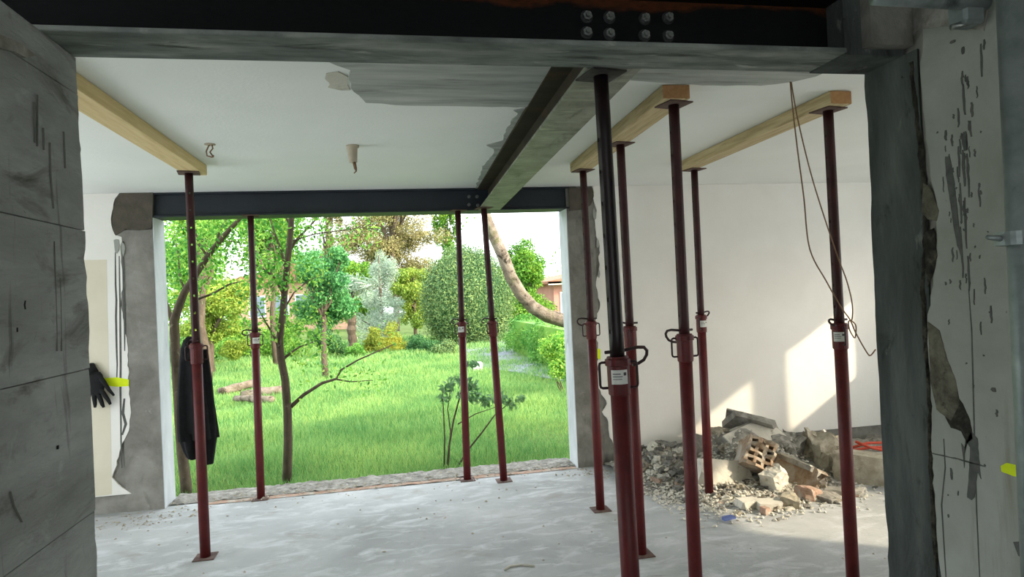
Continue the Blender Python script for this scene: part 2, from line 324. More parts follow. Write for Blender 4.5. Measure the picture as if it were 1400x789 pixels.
# facade above, side walls
wlf = struct(empty('wall_left'), 'far room side wall behind the concrete partition, with a wide unseen opening added for skylight', 'wall')
box('wall_panel', XW0-.3, XW0, YN2, 2.3, 0, H, 'plaster', wlf); box('wall_panel', XW0-.3, XW0, 4.7, YF+.01, 0, H, 'plaster', wlf); box('wall_panel', XW0-.3, XW0, 2.3, 4.7, 2.2, H, 'plaster', wlf)  # gap between the panels is invented, to bring skylight into the far room
wr = struct(empty('wall_right'), 'side wall with small square windows and a door gap lighting the rubble corner', 'wall')
WY = [(4.0, 4.57), (3.26, 3.83)]; WZ0, WZ1 = 1.23, 2.0; DY0, DY1 = 1.3, 2.62
for (z0, z1) in ((0, WZ0), (WZ1, H)):
    box('wall_panel', XW1, XW1+.12, DY1, YF+TJ, z0, z1, 'plaster', wr)
ys = [DY1] + [v for a in sorted(WY) for v in a] + [YF+TJ]
for i in range(0, len(ys), 2): box('wall_panel', XW1, XW1+.12, ys[i], ys[i+1], WZ0, WZ1, 'plaster', wr)
box('wall_panel', XW1, XW1+.12, YB, DY0, 0, H, 'plaster', wr); box('wall_panel', XW1, XW1+.12, DY0, DY1, 2.05, H, 'plaster', wr)
# near cross wall remains, near room side walls
struct(box('wall_left_return', XW0-.3, XL-.2, YN1, YN2, 0, H, 'plaster'), 'partition return behind the board marked concrete', 'wall')
struct(box('wall_right_return', XR+.02, 3.5, YN1, YN2, 0, H, 'plaster'), 'partition return behind the cut concrete jamb', 'wall')
wl = struct(empty('wall_front_left'), 'board marked bare concrete wall end beside the opening', 'wall')
box('core', XL-.2, XL-.012, YB, YN2-.004, 0, H-.19, 'concrete', wl)
zb = [-.0, .225, .596, .968, 1.347, 1.716, 2.08, HB-.002]
for i in range(len(zb)-1):
    dx = random.uniform(-.004, .004) if i else 0
    bm = bmesh.new(); bm_box(bm, XL-.03, XL+dx, YB, YN2, zb[i]+.0015, zb[i+1]-.0015)
    # chipped far arris
    es = [e for e in bm.edges if all(v.co.x > XL-.01 and v.co.y > 1.9 for v in e.verts)]
    bmesh.ops.subdivide_edges(bm, edges=es, cuts=14)
    for v in bm.verts:
        if v.co.x > XL-.01 and v.co.y > 1.9: v.co.y -= max(0, noise.noise(v.co*22))*.018; v.co.x -= max(0, noise.noise(v.co*17+Vector((3, 1, 2))))*.008
    link_bm('concrete_band', bm, 'formwork', wl)
for pts_, wd in (([(69, 195), (70, 240), (74, 285)], .006), ([(60, 175), (61, 205)], .005), ([(75, 330), (77, 400), (79, 480)], .0035), ([(83, 380), (84, 430), (85, 480)], .0035), ([(52, 130), (52, 200)], .004), ([(48, 140), (49, 195)], .004), ([(15, 672), (20, 692), (31, 714)], .006), ([(88, 180), (90, 230)], .005)):
    strip_mark('drip_trace', pts_, wd*.7, 'trace', wl, {'x': XL+.0045}, (-.003, 0, 0))
strip_mark('plug_hole', [(35, 411), (34, 417), (35, 423)], .006, 'steel', wl, {'x': XL+.0045}, (-.003, 0, 0))
strip_mark('plug_hole', [(24, 448), (24, 454)], .006, 'steel', wl, {'x': XL+.0045}, (-.003, 0, 0))
strip_mark('plug_hole', [(80, 609), (80, 614)], .007, 'steel', wl, {'x': XL+.0045}, (-.003, 0, 0))
prism('mortar_smear', [at(a, b, x=XL+.007) for a, b in [(-20, 40), (8, 50), (30, 60), (50, 76), (36, 79), (20, 70), (-20, 62)]], (-.01, 0, 0), 'rub_grey', wl)
wrn = struct(empty('wall_front_right'), 'cut concrete jamb and glue streaked plaster beside the galvanised tube', 'wall')
box('core', XR+.006, XR+.2, YB, YN2-.004, 0, H, 'concrete', wrn)
# cut concrete face with uneven arrises
bm = bmesh.new(); bm_box(bm, XR, XR+.03, 1.70, YN2, 0, 2.18)
es = [e for e in bm.edges if abs(e.verts[0].co.z-e.verts[1].co.z) > 1]
bmesh.ops.subdivide_edges(bm, edges=es, cuts=50)
for v in bm.verts:
    if v.co.y > 1.9: v.co.y -= abs(noise.noise(v.co*9))*.014; 
    if v.co.x < XR+.01: v.co.x += noise.noise(v.co*6)*.003
link_bm('cut_face', bm, 'cutconc', wrn)
# bearing pad beside the beam end, rough masonry above
box('bearing_pad', 1.40, XR+.01, YN1+.01, YN2, HB-.004, H, 'cutconc', wrn)
box('bearing_pad', 1.46, XR+.004, YN1-.03, YN1+.02, HB+.015, H, 'concrete', wrn)
# torn dark mortar edge: lumpy band
def lumpy_band(name, pxs, wid, thick, mat, parent, seed):
    P = [at(a, b, x=XR) for a, b in pxs]; V, F = [], []; rnd = random.Random(seed)
    Q = []
    for a, b in zip(P, P[1:]):
        for i in range(6): Q.append(a.lerp(b, i/6))
    Q.append(P[-1]); n = 7
    for i, p in enumerate(Q):
        wv = wid*(.7+.6*noise.noise(Vector((i*.35, seed, 0))))
        for k in range(n):
            s = k/(n-1); jx = thick*(math.sin(math.pi*s)**.5)*(.4+.9*abs(noise.noise(Vector((i*.9, k*1.7, seed)))))
            V.append((XR-jx+.002, p.y + (s-.5)*wv*2 + (noise.noise(Vector((i*.6, seed+7, k*.2)))*.01), p.z))
    for i in range(len(Q)-1):
        for k in range(n-1): F.append((i*n+k, i*n+k+1, (i+1)*n+k+1, (i+1)*n+k))
    return link_mesh(name, V, F, mat, parent)
lumpy_band('broken_mortar', [(1246, 85), (1252, 140), (1258, 200), (1264, 270), (1266, 330), (1262, 400), (1266, 470), (1272, 540), (1272, 610), (1276, 700), (1283, 800)], .014, .012, 'roughedge', wrn, 2)
# plaster layer with torn edge toward the jamb
pe = [(1262, 55), (1258, 100), (1262, 150), (1266, 190), (1272, 240), (1282, 290), (1280, 340), (1276, 390), (1268, 430), (1268, 470), (1272, 520), (1274, 580), (1275, 640), (1280, 720), (1287, 789)]
pp = [at(a, b, x=XR-.008) for a, b in pe]
top = pp[0].copy(); top.z = H; bot = pp[-1].copy(); bot.z = 0
ppj = jag([top]+pp+[bot], .004, .025, 9)
for p in ppj: p.x = XR-.008
prism('plaster_skin', ppj + [Vector((XR-.008, YB, 0)), Vector((XR-.008, YB, H))], (.014, 0, 0), 'oldplaster', wrn)
def blot(name, pxs, mat, parent, x=XR-.0095, off=.003):
    pts = jag([at(a, b, x=x) for a, b in pxs+[pxs[0]]], .0012, .012, 4)[:-1]
    for p in pts: p.x = x
    return prism(name, pts, (off, 0, 0), mat, parent)
blot('glue_run', [(1318, 612), (1328, 590), (1336, 600), (1339, 640), (1341, 655), (1336, 645), (1332, 680), (1328, 684), (1322, 680), (1325, 640), (1326, 612), (1320, 600), (1318, 640), (1314, 606)], 'glue', wrn)
blot('glue_run', [(1296, 545), (1306, 540), (1316, 552), (1326, 575), (1330, 600), (1322, 606), (1314, 590), (1300, 585), (1292, 570)], 'roughedge', wrn)
blot('glue_run', [(1292, 214), (1298, 214), (1304, 245), (1312, 320), (1316, 355), (1308, 335), (1300, 285), (1293, 240)], 'glue', wrn)
blot('plaster_scar', [(1262, 250), (1272, 258), (1283, 288), (1280, 302), (1268, 300), (1260, 290)], 'scar', wrn, XR-.010)
blot('plaster_scar', [(1268, 440), (1284, 452), (1294, 490), (1306, 520), (1312, 552), (1300, 575), (1280, 560), (1272, 520)], 'scar', wrn, XR-.010)
blot('plaster_scar', [(1262, 318), (1276, 312), (1281, 350), (1276, 372), (1268, 392), (1264, 350)], 'roughedge', wrn, XR-.010)
blot('plaster_scar', [(1259, 40), (1290, 36), (1345, 42), (1350, 2), (1262, 2)], 'rub_grey', wrn, XR-.012)
rnd = random.Random(12)
for (a, b, L, wd) in [(1316, 64, 10, 5), (1302, 55, 4, 9), (1340, 60, 45, 3), (1345, 54, 14, 3), (1317, 115, 42, 3.5), (1309, 148, 26, 3), (1328, 140, 20, 4), (1326, 165, 22, 3),
                  (1292, 178, 14, 4), (1301, 184, 16, 3), (1318, 180, 26, 8), (1310, 200, 42, 3), (1316, 205, 50, 4), (1322, 210, 60, 3), (1312, 250, 55, 3), (1318, 270, 70, 3),
                  (1313, 310, 70, 3), (1323, 350, 48, 3), (1338, 255, 28, 2.5), (1346, 380, 22, 2.5), (1354, 418, 24, 3), (1340, 440, 18, 2), (1300, 640, 16, 4), (1358, 530, 6, 7), (1362, 560, 10, 3)] + [(rnd.gauss(1316, 11), rnd.uniform(95, 400), rnd.uniform(4, 22), rnd.uniform(1.2, 3)) for _ in range(40)] + [(rnd.uniform(1280, 1355), rnd.uniform(60, 760), rnd.uniform(2, 7), rnd.uniform(1.5, 3)) for _ in range(30)]:
    strip_mark('glue_drip', [(a+rnd.uniform(-.8, .8)+L*.05*t, b+L*t) for t in np.linspace(0, 1, 6)], wd*.0022, 'glue', wrn, {'x': XR-.0092}, (.002, 0, 0))
strip_mark('plaster_crack', [(1324, 395), (1328, 450), (1330, 520), (1332, 600), (1335, 700), (1339, 789)], .004, 'glue', wrn, {'x': XR-.0092}, (.002, 0, 0))
strip_mark('plaster_crack', [(1290, 600), (1292, 640), (1287, 690), (1290, 740), (1293, 789)], .004, 'glue', wrn, {'x': XR-.0092}, (.002, 0, 0))
blot('plaster_crack', [(1274, 619), (1310, 627), (1345, 637), (1345, 638.5), (1310, 628.5), (1274, 620.5)], 'glue', wrn)
blot('level_mark', [(1368, 637), (1376, 633), (1410, 640), (1410, 658), (1385, 651), (1369, 645)], 'yellowpaint', wrn)
blot('dark_patch', [(1385, 741), (1410, 738), (1410, 768), (1392, 760)], 'glue', wrn)
# rear of the near room: end wall, opening added and sized to admit daylight
wb = struct(empty('wall_front'), 'rear wall behind the viewer with a wide opening added for daylight', 'wall')
box('wall_panel', XL-.2, -.5, YB-.2, YB, 0, H, 'plaster', wb); box('wall_panel', 1.15, XR+.2, YB-.2, YB, 0, H, 'plaster', wb); box('wall_panel', -.5, 1.15, YB-.2, YB, 2.2, H, 'plaster', wb)
# ceiling scars: bare strip where the cross wall stood, torn paint along the beam
cs = struct(empty('trim_1'), 'bare grey strip on the ceiling where the old wall stood', 'ceiling scar')
def ceil_poly(name, pxs, mat, th=.01, seed=1, amp=.008):
    pts = jag([at(a, b, z=H) for a, b in pxs+[pxs[0]]], amp, .05, seed)[:-1]
    for p in pts: p.z = H
    return prism(name, pts, (0, 0, -th), mat, cs)
ceil_poly('bare_strip', [(440, 76), (480, 92), (477, 105), (484, 122), (500, 137), (560, 141), (640, 142), (722, 143), (745, 118), (760, 70)], 'rawceil', .012, 1, .006)
ceil_poly('bare_strip', [(868, 80), (862, 106), (900, 109), (960, 113), (1040, 113.5), (1085, 108), (1115, 101), (1140, 90)], 'rawceil', .012, 2, .006)
ceil_poly('torn_paint', [(740, 142), (702, 150), (708, 154), (694, 173), (688, 191), (665, 198), (675, 203), (673, 212), (659, 227), (655, 243), (649, 258), (668, 258), (700, 200)], 'rawceil', .004, 3, .008)
ceil_poly('torn_paint', [(446, 100), (462, 97), (476, 104), (479, 122), (465, 122), (448, 118)], 'rub_plaster', .005, 4, .012)
# threshold: broken mortar and brick edge of the slab
def thz(x, y): return .003 +   .014*abs(noise.noise(Vector((x*12, y*15, 1)))) + .008*noise.noise(Vector((x*34, y*34, 4))) - (.05 if y > YF+TJ+.11 else 0)
th = struct(grid_plane('trim_2', XO1+.01, XO2-.01, YF+.06, YF+TJ+.12, 420, 40, thz, 'rub_grey', smooth=False), 'rough broken mortar threshold along the garden opening', 'threshold')
rb = grid_plane('brick_edge', XO1+.3, XO2-.02, YF-.02, YF+.05, 200, 5, lambda x, y: .002+.012*abs(noise.noise(Vector((x*5, y*30, 3)))), 'rub_pink', th, smooth=False)
# windows frames in the side wall
for i, (a, b) in enumerate(WY):
    wn = struct(empty('window_%d' % (i+1)), 'small unglazed side window in the rubble corner wall', 'window')
    for q in ((a, b, WZ0, WZ0+.02), (a, b, WZ1-.02, WZ1), (a, a+.02, WZ0+.02, WZ1-.02), (b-.02, b, WZ0+.02, WZ1-.02)):
        box('window_frame', XW1+.03, XW1+.08, q[0], q[1], q[2], q[3], 'frame', wn)

# ------------------------------------------------------------------ steel beams
def ibeam(root, L, h, b, tf, tw, mats):
    """local: x along, y across, z up from underside; mats: web, bottom, top"""
    o1 = box('bottom_flange', 0, L, -b/2, b/2, 0, tf, mats[1], root, .002)
    o2 = box('web', 0, L, -tw/2, tw/2, tf, h-tf, mats[0], root)
    o3 = box('top_flange', 0, L, -b/2, b/2, h-tf, h, mats[2], root, .002)
    return o1, o2, o3
def bolt_mesh(washer=False, r=.0125):
    bm = bmesh.new()
    def cyl(rad, y0, y1, n, rot=0):
        vs0 = [bm.verts.new((rad*math.cos(2*math.pi*k/n+rot), -y0, rad*math.sin(2*math.pi*k/n+rot))) for k in range(n)]
        vs1 = [bm.verts.new((rad*math.cos(2*math.pi*k/n+rot), -y1, rad*math.sin(2*math.pi*k/n+rot))) for k in range(n)]
        for k in range(n): bm.faces.new((vs0[k], vs0[(k+1) % n], vs1[(k+1) % n], vs1[k]))
        bm.faces.new(vs1)
    if washer: cyl(r*1.5, 0, .0025, 24)
    else: cyl(r*1.12, .0025, .0125, 6, .4); cyl(r*.95, .0125, .0135, 18); cyl(r*.6, .0135, .024, 14)
    bmesh.ops.recalc_face_normals(bm, faces=bm.faces)
    me = bpy.data.meshes.new('bolt'); bm.to_mesh(me); bm.free(); me.materials.append(M['washer' if washer else 'zinc']); return me
BOLT = bolt_mesh(); WASHER = bolt_mesh(True)
def bolt(p, beam):
    o = bpy.data.objects.new('bolt', BOLT); C.objects.link(o); o.parent = beam; o.location = p-beam.location; o.rotation_euler.y = random.uniform(0, 1)
    q = bpy.data.objects.new('washer', WASHER); C.objects.link(q); q.parent = o
def rusty_web():
    m, n, b, out = new_mat('black web with rusty top band')
    tc = n.nodes.new('ShaderNodeTexCoord'); sx = n.nodes.new('ShaderNodeSeparateXYZ'); n.links.new(tc.outputs['Object'], sx.inputs[0])
    mp = n.nodes.new('ShaderNodeMapping'); mp.inputs['Scale'].default_value = (1, 1, 3); n.links.new(tc.outputs['Object'], mp.inputs[0])
    t = noise_node(n, mp.outputs[0], 2.6, 7, .6, .2); t2 = noise_node(n, mp.outputs[0], 30, 6)
    ad = n.nodes.new('ShaderNodeMath'); ad.operation = 'MULTIPLY_ADD'; ad.inputs[1].default_value = .16; n.links.new(t.outputs[0], ad.inputs[0]); n.links.new(sx.outputs['Z'], ad.inputs[2])
    mr = n.nodes.new('ShaderNodeMapRange'); mr.inputs[1].default_value = .222; mr.inputs[2].default_value = .238; n.links.new(ad.outputs[0], mr.inputs[0])
    r1 = ramp(n, t2.outputs[0], [(.3, lin((7, 8, 9))), (.7, lin((15, 16, 17)))]); r2 = ramp(n, t2.outputs[0], [(.3, lin((46, 24, 10))), (.7, lin((78, 40, 16)))])
    mx = n.nodes.new('ShaderNodeMix'); mx.data_type = 'RGBA'; n.links.new(mr.outputs[0], mx.inputs[0]); n.links.new(r1.outputs[0], mx.inputs[6]); n.links.new(r2.outputs[0], mx.inputs[7])
    n.links.new(mx.outputs[2], b.inputs['Base Color']); b.inputs['Roughness'].default_value = .75; b.inputs['Specular IOR Level'].default_value = .15
    return m
M['rustweb'] = rusty_web()
nb = tag(empty('steel_beam', (-.96, (YN1+YN2)/2, HB)), 'black steel beam overhead with eight bright bolts, rusty along its top', 'steel beam')
b1, b2, b3 = ibeam(nb, 2.36, H-HB, YN2-YN1, .014, .009, ('rustweb', 'flange', 'steel'))
for a, b in [(802, 23), (833, 24), (881, 26), (913, 25), (802, 45), (833, 47), (881, 49), (913, 50)]:
    p = at(a, b, y=(YN1+YN2)/2-.005); bolt(p, nb)
fb = tag(empty('steel_beam', (XO1-.02, YF+TJ/2-.002, HB)), 'dark blue black lintel beam spanning the garden opening', 'steel beam')
ibeam(fb, XO2-XO1+.11, H-HB-.001, TJ-.01, .013, .16, ('beamblue', 'beamblue', 'beamblue'))
for a, b in [(641, 269), (652, 269), (641, 280), (653, 281)]:
    p = at(a, b, y=YF+TJ/2-.084); bolt(p, fb)
c0 = Vector((.722, YN2+.002, HB)); c1 = Vector((.845, YF-.004, HB)); dv = c1-c0
cb = tag(empty('steel_beam', c0, Vector((1, 0, 0)).rotation_difference(dv.normalized())), 'rusty brown ceiling beam running toward the garden with scuffed underside', 'steel beam')
ibeam(cb, dv.length, H-HB-.002, .18, .014, .0085, ('beamside', 'beamunder', 'beamside'))
# end plate of the ceiling beam against the near beam
box('end_plate', 0, .012, -.088, .088, .015, H-HB-.02, 'steel', cb)

# ------------------------------------------------------------------ timbers
def timber(label, x0, y0, x1, y1, wd, mat):
    a = Vector((x0, y0, 0)); b = Vector((x1, y1, 0)); d = b-a; L = d.length
    bm = bmesh.new(); bm_box(bm, -wd/2, wd/2, 0, L, 0, H-.002-2.304, .003)
    e = empty('timber', (x0, y0, 2.304)); e.rotation_euler = (0, 0, math.atan2(-d.x, d.y))
    link_bm('plank', bm, mat, e)
    for yy in (-.0012, L+.0002): box('end_grain', -wd/2+.002, wd/2-.002, yy, yy+.001, .002, H-.004-2.304, 'woodend', e)
    return tag(e, label, 'timber', 'timber bearers under the ceiling')
timber('pale clean timber bearer over the prop with the coat', -1.13, 2.2, -1.125, 4.29, .12, 'wood')
timber('timber bearer held by three props right of the ceiling beam', 1.262, 2.63, 1.325, 4.31, .125, 'wood2')
timber('timber bearer crossed by the hanging wires', 2.105, 2.68, 2.11, 4.33, .11, 'wood2')

# ------------------------------------------------------------------ adjustable steel props
def holes_mesh(r, z0, z1, holes, ang):
    """solid tube with real through holes: bands of facets, hole bands carry a square gap"""
    seg = 16; V, F = [], []
    hw = 1                                             # hole spans one facet each side
    zs = [z0]; 
    for h in holes: zs += [h-.007, h+.007]
    zs.append(z1)
    for z in zs:
        for k in range(seg):
            t = ang + 2*math.pi*(k+.5)/seg; V.append((r*math.cos(t), r*math.sin(t), z))
    for i in range(len(zs)-1):
        hole = i % 2 == 1
        for k in range(seg):
            a, b = i*seg+k, i*seg+(k+1) % seg; c, d = b+seg, a+seg
            if hole and k in (seg-1, seg//2-1): continue
            F.append((a, b, c, d))
        if hole:
            p = (seg-1, 0, seg//2-1, seg//2)             # edges of the two gaps; wall them in
            l0, l1 = i*seg+seg-1, i*seg+0; m0, m1 = i*seg+seg//2-1, i*seg+seg//2
            F += [(l0, m1, m1+seg, l0+seg), (l1, l1+seg, m0+seg, m0), (l0, l1, m0, m1), (l0+seg, m1+seg, m0+seg, l1+seg)]
    F.append(tuple(range(seg-1, -1, -1))); F.append(tuple((len(zs)-1)*seg+k for k in range(seg)))
    return V, F
def prop(label, bot, top, pin=(1, .07), hdir=0, sticker=None, upper='prop_up', hole_dir=None, collar_z=1.28, lower='prop_low', plate_rot=0.0, topplate=.12, hloops=True, plate_mat='plate'):
    b = Vector(bot); t = Vector(top); d = t-b; L = d.length
    e = tag(empty('steel_prop', b, Vector((0, 0, 1)).rotation_difference(d.normalized())), label, 'prop', 'adjustable steel props')
    ro, ri = .0295, .0235; cz = collar_z
    bm = bmesh.new(); bm_box(bm, -.06, .06, -.06, .06, .0005, .006, .001); o = link_bm('base_plate', bm, 'plate', e); o.rotation_euler.z = plate_rot
    V, F = tube_data([(0, 0, .006), (0, 0, cz-.11)], ro, 18); link_mesh('outer_tube', V, F, lower, e, True)
    ang = math.atan2(-b.y, -b.x) if hole_dir is None else hole_dir
    V, F = holes_mesh(ri, cz-.02, L-.006, list(np.arange(cz+.08, L-.12, .102)), ang); link_mesh('inner_tube', V, F, upper, e, True)
    bm = bmesh.new(); bm_box(bm, -topplate/2, topplate/2, -topplate/2, topplate/2, L-.0065, L-.0005, .001); o = link_bm('top_plate', bm, plate_mat, e); o.rotation_euler.z = plate_rot+.2
    # threaded sleeve and ring nut
    V, F = tube_data([(0, 0, cz-.125), (0, 0, cz-.12), (0, 0, cz-.10), (0, 0, cz-.03), (0, 0, cz-.028), (0, 0, cz-.008), (0, 0, cz-.006), (0, 0, cz)],
                     [ro+.0005, ro+.005, ro+.006, ro+.006, ro+.011, ro+.011, ro+.006, ro+.004], 18)
    col = link_mesh('collar', V, F, lower, e, False)
    if hloops:
        for s in (-1, 1):
            u = Vector((math.cos(hdir), math.sin(hdir), 0))*s; r0 = ro+.004; r1 = ro+.03
            path = []
            for (rr, zz) in ((r0, cz-.018), (r1-.008, cz-.018), (r1-.002, cz-.021), (r1, cz-.028), (r1, cz-.09), (r1-.002, cz-.097), (r1-.008, cz-.1), (r0, cz-.1)):
                path.append(u*rr + Vector((0, 0, zz)))
            tube('handle', path, .0042, 'ironrod', col, 8)
    # locking pin: rod through the tube ending in an open hook
    a0, Lp = pin; u = Vector((math.cos(a0), math.sin(a0), 0)); v = Vector((-u.y, u.x, 0)); z = cz+.016
    Lp *= 1.35; path = [u*-.045+Vector((0, 0, z)), u*.02+Vector((0, 0, z)), u*(.03+Lp*.5)+Vector((0, 0, z+.006)), u*(.03+Lp*.8)+v*.004+Vector((0, 0, z+.003)), u*(.03+Lp*.96)+v*.01+Vector((0, 0, z-Lp*.1)),
            u*(.03+Lp)+v*.018+Vector((0, 0, z-Lp*.25)), u*(.03+Lp*.92)+v*.024+Vector((0, 0, z-Lp*.42)), u*(.03+Lp*.72)+v*.028+Vector((0, 0, z-Lp*.52)), u*(.03+Lp*.5)+v*.03+Vector((0, 0, z-Lp*.56))]
    tube('pin', path, .0055, 'ironrod', e, 8)
    if sticker is not None:
        # curved sticker wrapped on the collar facing the room
        V, F = [], []; n = 9; R_ = ro+.0075
        for i in range(n):
            th_ = sticker + (-.75+1.5*i/(n-1))
            for zz in (cz-.085, cz-.04): V.append((R_*math.cos(th_), R_*math.sin(th_), zz))
        F = [(2*i, 2*i+2, 2*i+3, 2*i+1) for i in range(n-1)]; st = link_mesh('sticker', V, F, 'sticker', e, True)
        R2 = R_+.0006
        for (t0, t1, z0, z1) in ((-.6, .1, -.054, -.051), (-.6, .25, -.062, -.0595), (-.6, .2, -.07, -.068), (.35, .6, -.058, -.048)):
            V = []
            for i in range(4):
                th_ = sticker + t0+(t1-t0)*i/3
                for zz in (cz+z0, cz+z1): V.append((R2*math.cos(th_), R2*math.sin(th_), zz))
            link_mesh('print_line', V, [(2*i, 2*i+2, 2*i+3, 2*i+1) for i in range(3)], 'print', st)
    return e
TB = 2.304
def pxprop(label, tpx, bpx, z, yfix=None, **k):
    if yfix is None: b = at(*bpx, z=0); y = b.y
    else: y = yfix; q = at(*bpx, y=y); t_ = at(*tpx, y=y); b = t_+(q-t_)*((t_.z)/(t_.z-q.z)); b = Vector((b.x, y, 0))
    t = at(*tpx, y=y); t = Vector((t.x, y, z))
    return prop(label, b, t, **k)
toC = lambda x, y: math.atan2(-y, -x)
pxprop('prop with the black coat hung behind it, row of holes showing', (258, 237), (281, 762), TB, pin=(2.2, .03), hdir=.2, upper='prop_up')
pxprop('prop under the lintel, second from the plastered pier, thin tree behind', (342.5, 294), (357, 682), HB, pin=(math.pi+.2, .045), hdir=-.2, sticker=toC(-1.03, 5.3)+.2, hole_dir=.3)
pxprop('first of the paired props under the lintel, pale sticker on collar', (626, 289), (639, 656), HB, pin=(2.6, .04), hdir=.2, sticker=toC(.57, 5.27)-.3, hole_dir=.2)
pxprop('leaning prop under the far end of the ceiling beam', (661.5, 286), (689, 658), HB, yfix=5.14, pin=(2.5, .04), hdir=.6, hole_dir=.4)
pxprop('prop at the garden end of the three prop timber bearer', (797, 234), (821, 697), TB, pin=(math.pi+.1, .055), hdir=0, hole_dir=.3)
pxprop('middle prop under the three prop timber bearer', (848, 196), (877, 758), TB, pin=(math.pi-.3, .02), hdir=1.2, hole_dir=.1)
pxprop('prop at the room end of the three prop timber bearer', (921, 142), (951, 789), TB, yfix=2.705, pin=(math.pi+.25, .062), hdir=-.1, hole_dir=.1, lower='prop_low')
pxprop('thick looking blackened prop carrying the near end of the ceiling beam', (821, 97), (862, 789), HB, yfix=1.985, pin=(.25, .072), hdir=-.25, sticker=toC(.7, 1.96)+.1, upper='prop_black', hole_dir=.2, topplate=.12, plate_mat='dustyplate')
pxprop('prop at the far end of the bearer crossed by wires, rubble behind', (949, 230), (970, 680), TB, pin=(.3, .045), hdir=.9, sticker=toC(2.15, 4.24)+.5, hole_dir=.1)
pxprop('prop nearest the cut concrete jamb, under the wire crossed bearer', (1132, 150), (1166, 789), TB, yfix=2.774, pin=(math.pi+.1, .03), hdir=1.3, sticker=toC(2.1, 2.77)-.1, hole_dir=.1)

# ------------------------------------------------------------------ scaffold tubes on the jamb wall
p0 = at(1383, 0, y=1.12); p1 = at(1418, 789, y=1.12); sl = (p0-p1)/(p0.z-p1.z)
g = tag(empty('scaffold_tube', (p1-sl*p1.z)), 'upright galvanised tube beside the glue streaked plaster', 'tube')
o0 = p1-sl*p1.z
tube('pipe', [Vector((0, 0, .002)), sl*(H-.004)], .027, 'galv', g, 20)
cp = at(1384, 326, y=1.12)-o0
V, F = tube_data([cp+Vector((0, 0, -.014)), cp+Vector((0, 0, .014))], .031, 20); clp = link_mesh('clamp', V, F, 'galv', g)
tube('clamp_bolt', [cp+Vector((-.06, .0, .004)), cp+Vector((-.02, 0, .0))], [.005, .007], 'galv', clp, 8)
ta = at(1195, -4, y=1.45); tb_ = at(1338, 4, y=1.45); tb_.x = XR-.02
g2 = tag(empty('scaffold_tube', ta), 'short level galvanised tube with coupler at the beam end', 'tube')
tube('pipe', [Vector((0, 0, 0)), tb_-ta], .02, 'galv', g2, 20)
q = at(1322, 26, y=1.47)-ta
bm = bmesh.new(); bm_box(bm, q.x-.035, q.x+.03, q.y-.03, q.y+.03, q.z-.02, q.z+.05, .008); cpl = link_bm('coupler', bm, 'galv', g2)
tube('coupler_bolt', [q+Vector((-.05, 0, -.024)), q+Vector((.02, -.01, -.01))], .008, 'zinc', cpl, 10)

# ------------------------------------------------------------------ coat on the prop
def loft(name, rings, mat, parent, cap=False):
    n = len(rings[0]); V = [p for r in rings for p in r]; F = []
    for i in range(len(rings)-1):
        for k in range(n): F.append((i*n+k, i*n+(k+1) % n, (i+1)*n+(k+1) % n, (i+1)*n+k))
    if cap: F.append(tuple(range(n-1, -1, -1)))
    o = link_mesh(name, V, F, mat, parent, True); return o
cy = 4.275; co = empty('coat', (0, cy, .55)); tag(co, 'black jacket hanging behind the prop left of the thin tree', 'coat')
def coat_ring(pl, pr_, py, dep, folds, amp, seed):
    a = at(pl, py, y=cy); b = at(pr_, py, y=cy); c = (a+b)/2; hw = (b-a).length/2; R_ = []
    for k in range(28):
        t = 2*math.pi*k/28; f_ = 1+amp*math.sin(folds*t+seed)+amp*.6*math.sin((folds+3)*t+seed*2)
        R_.append(Vector((c.x+hw*math.cos(t)*(1+(f_-1)*.35), dep*math.sin(t)*f_, c.z-.55)))
    return R_
rows = [(258, 266, 461, .02, 0), (251, 270, 465, .035, 0), (247, 275, 475, .05, .05), (245, 281, 492, .055, .1), (243.5, 285, 512, .06, .16), (242.5, 288, 535, .062, .2), (242, 292, 560, .064, .24), (243, 295, 585, .066, .28), (245, 297, 600, .066, .3)]
loft('body', [coat_ring(a, b, c, d, 5, e_, .4+i*.06) for i, (a, b, c, d, e_) in enumerate(rows)], 'coat', co, True)
loft('front_panel', [coat_ring(a, b, c, d, 4, .2, 1+i*.1) for i, (a, b, c, d) in enumerate([(244, 272, 592, .05), (248, 272, 605, .05), (252, 272, 616, .05), (256, 271, 624, .045), (259, 270, 627.5, .03)])], 'coat', co)
loft('sleeve', [coat_ring(a, b, c, d, 3, .1, 2+i*.1) for i, (a, b, c, d) in enumerate([(268, 284, 478, .03), (272, 290, 520, .035), (276, 295, 570, .04), (277, 296.5, 600, .04), (278, 294, 618, .038), (279, 292, 634, .034)])], 'coat', co, True)
loft('hood', [coat_ring(a, b, c, d, 3, .06, 3) for (a, b, c, d) in [(256, 264, 460, .012), (251, 270, 465, .045), (249, 272, 474, .055), (250, 272, 484, .05), (255, 268, 490, .02)]], 'coat', co, True)

# ------------------------------------------------------------------ glove on the far wall
gc = at(132, 522, y=YF-.035); gl = tag(empty('work_glove', gc), 'black work glove hanging on the wall beside the concrete partition', 'glove')
def finger(name, pxs, r):
    tube(name, [at(a, b, y=YF-.035+dy)-gc for a, b, dy in pxs], r, 'glove', gl, 10)
loft('palm', [[at(pxc, py, y=YF-.035)-gc+Vector((w_*math.cos(2*math.pi*k/16), .02*math.sin(2*math.pi*k/16), 0)) for k in range(16)]
              for (pxc, py, w_) in [(128, 509, .045), (130, 513, .05), (131, 520, .055), (132, 528, .055), (132, 536, .05), (132, 540, .03)]], 'glove', gl, True)
finger('thumb', [(135, 513, 0), (143, 524, -.01), (149, 533, -.012), (156, 541, -.008)], [.018, .016, .013, .008])
finger('finger', [(136, 530, 0), (143, 540, -.008), (148, 547, -.01), (151, 553, -.006)], [.017, .016, .014, .009])
